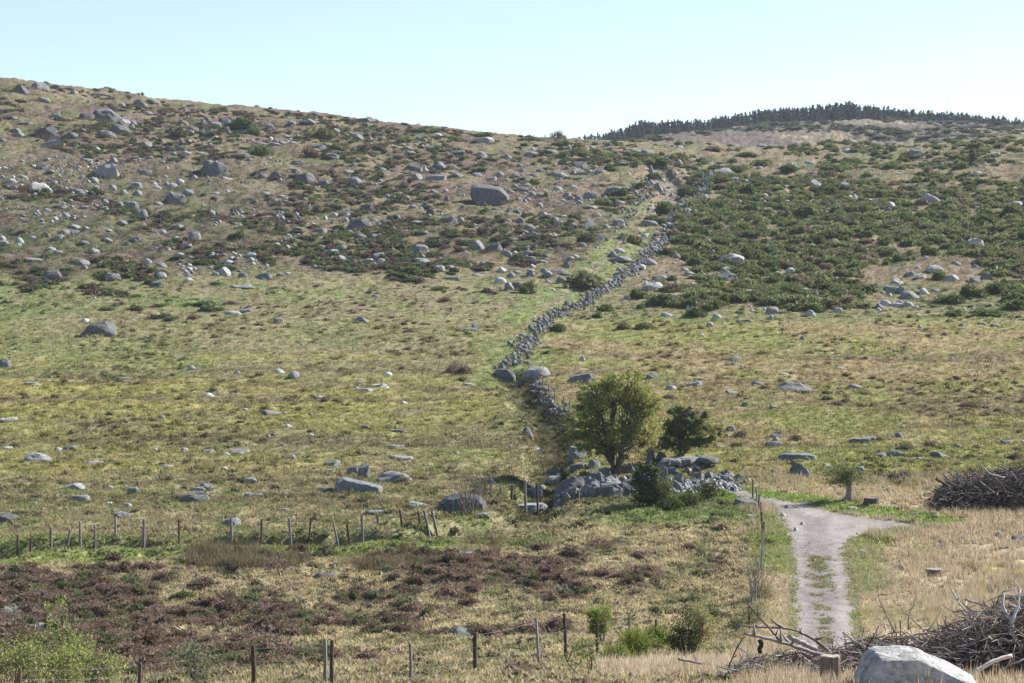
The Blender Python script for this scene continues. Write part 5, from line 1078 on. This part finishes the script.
# ------------------------------------------------------------------ stumps, brush piles, dead branches
def stump(c, rt, rb, wpx, label, D=None, col=(.20, .16, .13), tc=(.34, .29, .23)):
    x, y = xy(c, rb) if D is None else xy(c, D=D); z = hh(x, y); H = (HR - rt) / F * y - z; rad = wpx / 2 / F * y
    root = empty('tree_stump', (x, y, z)); tag(root, label, 'tree stump'); rr = np.random.default_rng(int(c)); ns, nr = 22, 8; V, T, cc = [], [], []
    fl = 1 + .12 * rr.normal(0, 1, ns)
    for j in range(nr):
        t = j / (nr - 1)
        for k in range(ns):
            a = 6.283 * k / ns; q = rad * (1.0 + .35 * (1 - t) ** 3) * (fl[k] * (1 - t * .5) + t * .5) * (1 + .03 * math.sin(7 * a)); V.append((q * math.cos(a), q * math.sin(a), -.1 + t * (H + .1))); cc.append(np.array(col) * (.75 if (k % 4) == 0 else 1.05))
    for j in range(nr - 1):
        for k in range(ns): a0 = j * ns + k; a1 = j * ns + (k + 1) % ns; T += [(a0, a1, a0 + ns), (a1, a1 + ns, a0 + ns)]
    link('bark', npmesh('bark', V, T, np.array(cc), False), M_wood, root)
    V2 = [(rad * .985 * math.cos(6.283 * k / ns), rad * .985 * math.sin(6.283 * k / ns), H + .008 + .01 * math.sin(k)) for k in range(ns)] + [(0, 0, H + .012)]
    V2 += [(v[0], v[1], H - .03) for v in V2[:ns]]
    T2 = [(k, (k + 1) % ns, ns) for k in range(ns)] + [q for k in range(ns) for q in ((k, ns + 1 + k, (k + 1) % ns), ((k + 1) % ns, ns + 1 + k, ns + 1 + (k + 1) % ns))]
    link('cut_top', npmesh('cut', V2, T2, np.ones((len(V2), 3)) * np.array(tc)), M_dead, root)
stump(830.5, 656, 692, 19, 'sawn tree stump standing in straw grass left of the big pale boulder')
stump(871, 498, 507, 14, 'short dark sawn stump right of the sprouting stump', col=(.10, .085, .075), tc=(.16, .14, .12))
stump(934, 569, 580, 16, 'squat weathered stump alone in the straw grass', col=(.16, .115, .085), tc=(.26, .24, .22))
def brush(name, prof, D0, D1, nt, label, seed, ln=(.4, 1.5), rad=(.006, .02), cols=((.15, .115, .09), (.34, .30, .27), (.10, .078, .062), (.22, .19, .17)), pale=1.0, rise=.42):
    """prof: (c, top row at mid depth D) heap outline -> real heap with depth; twig tangle over a closed body"""
    rr = np.random.default_rng(seed); Pc = [p[0] for p in prof]; Dm = (D0 + D1) / 2
    def top(x, y):
        c = 512 + F * x / y; rw = np.interp(c, Pc, [p[1] for p in prof]); zt = (HR - rw) / F * Dm; g = height(x, y); gm = height(x * Dm / y, np.full_like(y, Dm))
        Hh = np.maximum(zt - gm, 0.02); u = (y - D0) / (D1 - D0); e = np.clip((c - Pc[0]) / 25, 0, 1); return g, Hh * np.sqrt(np.maximum(0, 1 - (2 * u - 1) ** 2)) * e
    xa, xb = (Pc[0] - 512) / F * Dm, (Pc[-1] - 512) / F * Dm; root = empty(name, (xa, Dm, hh(xa, Dm))); tag(root, label, 'brush pile'); o0 = np.array(root.location)
    nx, ny = 70, 24; yy, xx = np.meshgrid(np.linspace(D0, D1, ny), np.linspace(xa, xb, nx), indexing='ij'); yy = yy.ravel(); xx = xx.ravel() * yy / Dm; g, H = top(xx, yy)
    V = np.stack([xx, yy, g - .08 + H * (.72 + .25 * fbm(xx * 2.5, yy * 2.5, seed, 2))], -1)
    V = np.array(V) - o0; T = []
    for j in range(ny - 1):
        for i in range(nx - 1): a = j * nx + i; T += [(a, a + 1, a + nx), (a + 1, a + nx + 1, a + nx)]
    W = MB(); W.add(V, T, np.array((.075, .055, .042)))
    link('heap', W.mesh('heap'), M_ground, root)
    W = MB()
    ya = rr.uniform(D0 + .02 * (D1 - D0), D1, nt); xs = rr.uniform(xa, xb, nt) * ya / Dm; ga, Ha = top(xs, ya)
    for x, y, g, H in zip(xs, ya, ga, Ha):
        if H < .04 and rr.random() < .6: continue
        p = np.array([x, y, g + H * rr.uniform(.55, 1.02)]) - o0; L = rr.uniform(*ln) * (.5 + .5 * min(1, H)); a = rr.uniform(0, 6.283); el = rr.normal(.0, rise) + (.5 if rr.random() < .07 else 0)
        d = np.array([math.cos(a) * math.cos(el), math.sin(a) * math.cos(el), math.sin(el)]) * L; bd = rr.normal(0, .12, 3) * L; r0_ = rr.uniform(*rad)
        W.tube([p - d * .5, p + bd, p + d * .5 + bd * .3], [r0_, r0_ * .8, r0_ * .35], np.array(cols[rr.integers(0, len(cols))]) * rr.uniform(.7, 1.3), 4, cap=False)
    link('twigs', W.mesh('twigs'), M_dead, root)
    W = MB(); nb = nt // 26; yb = rr.uniform(D0 + .1 * (D1 - D0), D0 + .8 * (D1 - D0), nb); xs = rr.uniform(xa, xb, nb) * yb / Dm; ga, Ha = top(xs, yb)
    for x, y, g, H in zip(xs, yb, ga, Ha):
        if H < .12: continue
        p = np.array([x, y, g + H * rr.uniform(.55, .92)]) - o0; L = rr.uniform(*ln) * rr.uniform(.7, 1.5); a = rr.uniform(0, 6.283); el = rr.normal(.05, .3)
        d = np.array([math.cos(a) * math.cos(el), math.sin(a) * math.cos(el) * .6, math.sin(el)]) * L; b1, b2 = rr.normal(0, .10, 3) * L, rr.normal(0, .10, 3) * L; r0_ = rr.uniform(1.2, 2.4) * rad[1]
        cc_ = np.array([(.42, .37, .32), (.30, .26, .23), (.20, .15, .12), (.36, .34, .33)][rr.integers(0, 4)]) * rr.uniform(.75, 1.15) * pale
        W.tube([p - d * .5, p - d * .2 + b1, p + d * .15 + b2, p + d * .5 + b1], [r0_, r0_ * .85, r0_ * .6, r0_ * .25], cc_, 5)
        for q in range(rr.integers(1, 4)):
            t_ = p + d * rr.uniform(-.2, .4); e_ = rr.normal(0, .28, 3) * L * .5; e_[2] = abs(e_[2]); W.tube([t_, t_ + e_ * .6, t_ + e_ + (0, 0, .03)], [r0_ * .45, r0_ * .3, r0_ * .12], cc_, 4)
    link('branches', W.mesh('branches'), M_dead, root)
    return root
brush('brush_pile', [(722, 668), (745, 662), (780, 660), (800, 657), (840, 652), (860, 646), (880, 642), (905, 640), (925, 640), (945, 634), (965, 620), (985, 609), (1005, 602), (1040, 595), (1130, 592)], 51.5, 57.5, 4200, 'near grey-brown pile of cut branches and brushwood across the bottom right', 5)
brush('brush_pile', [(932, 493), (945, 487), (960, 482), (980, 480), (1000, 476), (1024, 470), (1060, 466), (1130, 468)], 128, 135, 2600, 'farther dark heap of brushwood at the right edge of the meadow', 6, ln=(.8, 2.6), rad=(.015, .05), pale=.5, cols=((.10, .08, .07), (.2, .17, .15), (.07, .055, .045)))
def branch(pts, D, r0, r1, label, col=(.34, .29, .24), side=True, sd=0):
    rr = np.random.default_rng(sd + int(pts[0][0])); P = []
    for i, p in enumerate(pts):
        d = D + (p[2] if len(p) > 2 else .12 * i); P.append(np.array([(p[0] - 512) / F * d, d, (HR - p[1]) / F * d]))
    o0 = P[0].copy(); P = np.array(P) - o0
    # resample smooth
    t = np.arange(len(P)); tt = np.linspace(0, len(P) - 1, 4 * (len(P) - 1) + 1); Q = np.stack([pchip_(t, P[:, k], tt) for k in range(3)], -1) + rr.normal(0, r0 * .25, (len(tt), 3))
    W = MB(); W.tube(Q, np.linspace(r0, r1, len(tt)), col, 7)
    if side:
        for k in range(max(1, len(tt) // 3)):
            j = rr.integers(1, len(tt)); q = Q[j]; d = rr.normal(0, 1, 3); d[2] = abs(d[2]); d *= rr.uniform(.12, .4) / np.linalg.norm(d); W.tube([q, q + d * .6, q + d + (0, 0, .04)], [r1 * .9, r1 * .6, r1 * .25], np.array(col) * .9, 4)
    o = link('dead_branch', W.mesh('dead_branch', True), M_dead); o.location = o0; tag(o, label, 'branch', 'bare branches sticking out of the near brush pile')
def pchip_(a, b, x): return pchip(a, b, x) if len(a) > 2 else np.interp(x, a, b)
branch([(748, 604), (759, 617), (770, 629), (781, 643)], 53, .022, .03, 'thin dark branch crossing steeply over two long ones at the left end of the pile', (.2, .16, .13))
branch([(738, 625), (762, 627), (790, 629), (806, 635), (822, 645), (832, 655)], 53.2, .018, .045, 'upper long grey branch arching right into the left end of the pile', (.25, .21, .19))
branch([(744, 634), (765, 638), (786, 644), (806, 650), (824, 656)], 52.6, .03, .05, 'lower long blue-grey branch lying just below the arching one', (.30, .27, .26))
branch([(790, 637), (803, 643), (816, 648)], 52.3, .06, .055, 'short thick cut log lying left of the sawn stump', (.30, .27, .25), False)
branch([(761, 640), (760, 652)], 52.6, .06, .05, 'short blackened stub propping the lower long branch', (.05, .04, .035), False)
branch([(678, 659), (692, 662), (712, 665), (735, 668)], 57, .035, .03, 'grey branch lying flat in the straw left of the pile', (.24, .2, .18))
branch([(745, 636), (737, 648), (728, 668)], 52.7, .012, .02, 'thin curved twig hanging down from the end of the lower branch', (.15, .12, .1))
branch([(1003, 644), (985, 630), (972, 618), (958, 601), (952, 590)], 54, .035, .018, 'long straight bleached pole slanting down right across the pile', (.55, .49, .42))
branch([(1018, 668), (1012, 640), (1011, 622), (1003, 605), (1003, 592)], 52.5, .075, .025, 'thick pale forked trunk standing up at the right edge of the pile', (.42, .40, .40))
branch([(1012, 625), (1018, 606), (1020, 590)], 52.5, .045, .018, 'pale upright prong beside the forked trunk', (.48, .45, .43))
branch([(974, 672), (994, 662), (1012, 655)], 50.5, .05, .045, 'pale thick log end lying right of the big boulder', (.6, .54, .46), False)
branch([(895, 633), (888, 618), (882, 605), (878, 595)], 53.5, .022, .010, 'dark bare twig rising highest above the middle of the pile', (.22, .18, .16))
branch([(908, 630), (909, 615), (915, 602)], 53.6, .022, .010, 'short bare twig leaning right above the middle of the pile', (.26, .22, .2))
branch([(886, 630), (884, 622), (882, 618)], 53.4, .02, .012, 'small bleached snag at the middle top of the pile', (.5, .45, .4))
branch([(880, 643), (905, 637), (930, 632), (960, 630)], 54.5, .03, .02, 'pale branch lying level along the top of the pile', (.40, .35, .31))
branch([(843, 632), (856, 642), (868, 648)], 53.2, .022, .018, 'thin pale branch slanting down left of the big boulder', (.48, .42, .36))
branch([(940, 650), (925, 632), (905, 612), (893, 600)], 54.2, .018, .008, 'thin twig slanting up left behind the boulder', (.3, .25, .22))
branch([(955, 637), (975, 625), (1000, 618), (1024, 612)], 55, .035, .025, 'grey branch lying over the dark right half of the pile', (.3, .27, .25))
branch([(965, 600), (985, 606), (1008, 614)], 55.5, .03, .02, 'grey branch topping the right half of the pile', (.36, .31, .28))
branch([(990, 680), (1005, 668), (1024, 660)], 51, .03, .02, 'brown branch at the bottom right corner', (.25, .2, .17))
branch([(936, 462.5 + 30), (960, 486), (990, 480), (1030, 474)], 130, .10, .07, 'long dark log lying over the farther brush heap', (.12, .1, .09), False)
branch([(984, 468), (990, 474), (1004, 478)], 130, .06, .08, 'short pale broken limb on top of the farther brush heap', (.34, .3, .28), False)

# ------------------------------------------------------------------ haze
def haze():
    me = bpy.data.meshes.new('haze')
    x0, x1, y0, y1, z0, z1 = -1900, 1900, -60, 1690, -40, 100
    v = [(x, y, z) for z in (z0, z1) for y in (y0, y1) for x in (x0, x1)]
    me.from_pydata(v, [], [(0, 2, 3, 1), (4, 5, 7, 6), (0, 1, 5, 4), (2, 6, 7, 3), (0, 4, 6, 2), (1, 3, 7, 5)]); me.update()
    m = bpy.data.materials.new('haze_mat'); m.use_nodes = True; nt = m.node_tree; nt.nodes.remove(nt.nodes['Principled BSDF'])
    vv = nt.nodes.new('ShaderNodeVolumePrincipled'); vv.inputs['Density'].default_value = HAZE; vv.inputs['Color'].default_value = (.80, .89, 1.0, 1); vv.inputs['Anisotropy'].default_value = 0.0
    nt.links.new(vv.outputs[0], nt.nodes['Material Output'].inputs['Volume'])
    tag(link('haze', me, m), kind='stuff')
HAZE = 0.00009
haze()

# ------------------------------------------------------------------ light, sky, camera
AZ = math.radians(60); EL = math.radians(36)      # azimuth clockwise from +Y
sd = Vector((math.sin(AZ) * math.cos(EL), math.cos(AZ) * math.cos(EL), math.sin(EL)))
w = bpy.data.worlds.new('World'); scene.world = w; w.use_nodes = True; nt = w.node_tree
bg = nt.nodes['Background']; sky = nt.nodes.new('ShaderNodeTexSky'); sky.sky_type = 'NISHITA'; sky.sun_disc = False
sky.sun_elevation = EL; sky.sun_rotation = AZ; sky.altitude = 1200; sky.air_density = 1.0; sky.dust_density = 1.2; sky.ozone_density = 1.0
nt.links.new(sky.outputs[0], bg.inputs['Color']); bg.inputs['Strength'].default_value = 0.074
ld = bpy.data.lights.new('sun', 'SUN'); ld.energy = 5.0; ld.angle = math.radians(.5); ld.color = (1, .955, .90)
lo = bpy.data.objects.new('sun', ld); C.objects.link(lo); lo.rotation_euler = sd.to_track_quat('Z', 'Y').to_euler()
cam = bpy.data.cameras.new('camera'); cam.sensor_width = 36; cam.lens = F / 1024 * 36; cam.shift_y = -(341.5 - HR) / 1024; cam.clip_end = 4000; cam.clip_start = .5
co = bpy.data.objects.new('camera', cam); C.objects.link(co); co.location = (0, 0, 0); co.rotation_euler = (math.radians(90), 0, 0); scene.camera = co
scene.view_settings.view_transform = 'Standard'; scene.view_settings.look = 'None'; scene.view_settings.exposure = 1.30; scene.view_settings.gamma = 1
scene.cycles.max_bounces = 5; scene.cycles.diffuse_bounces = 2; scene.cycles.volume_bounces = 0; scene.cycles.transparent_max_bounces = 4
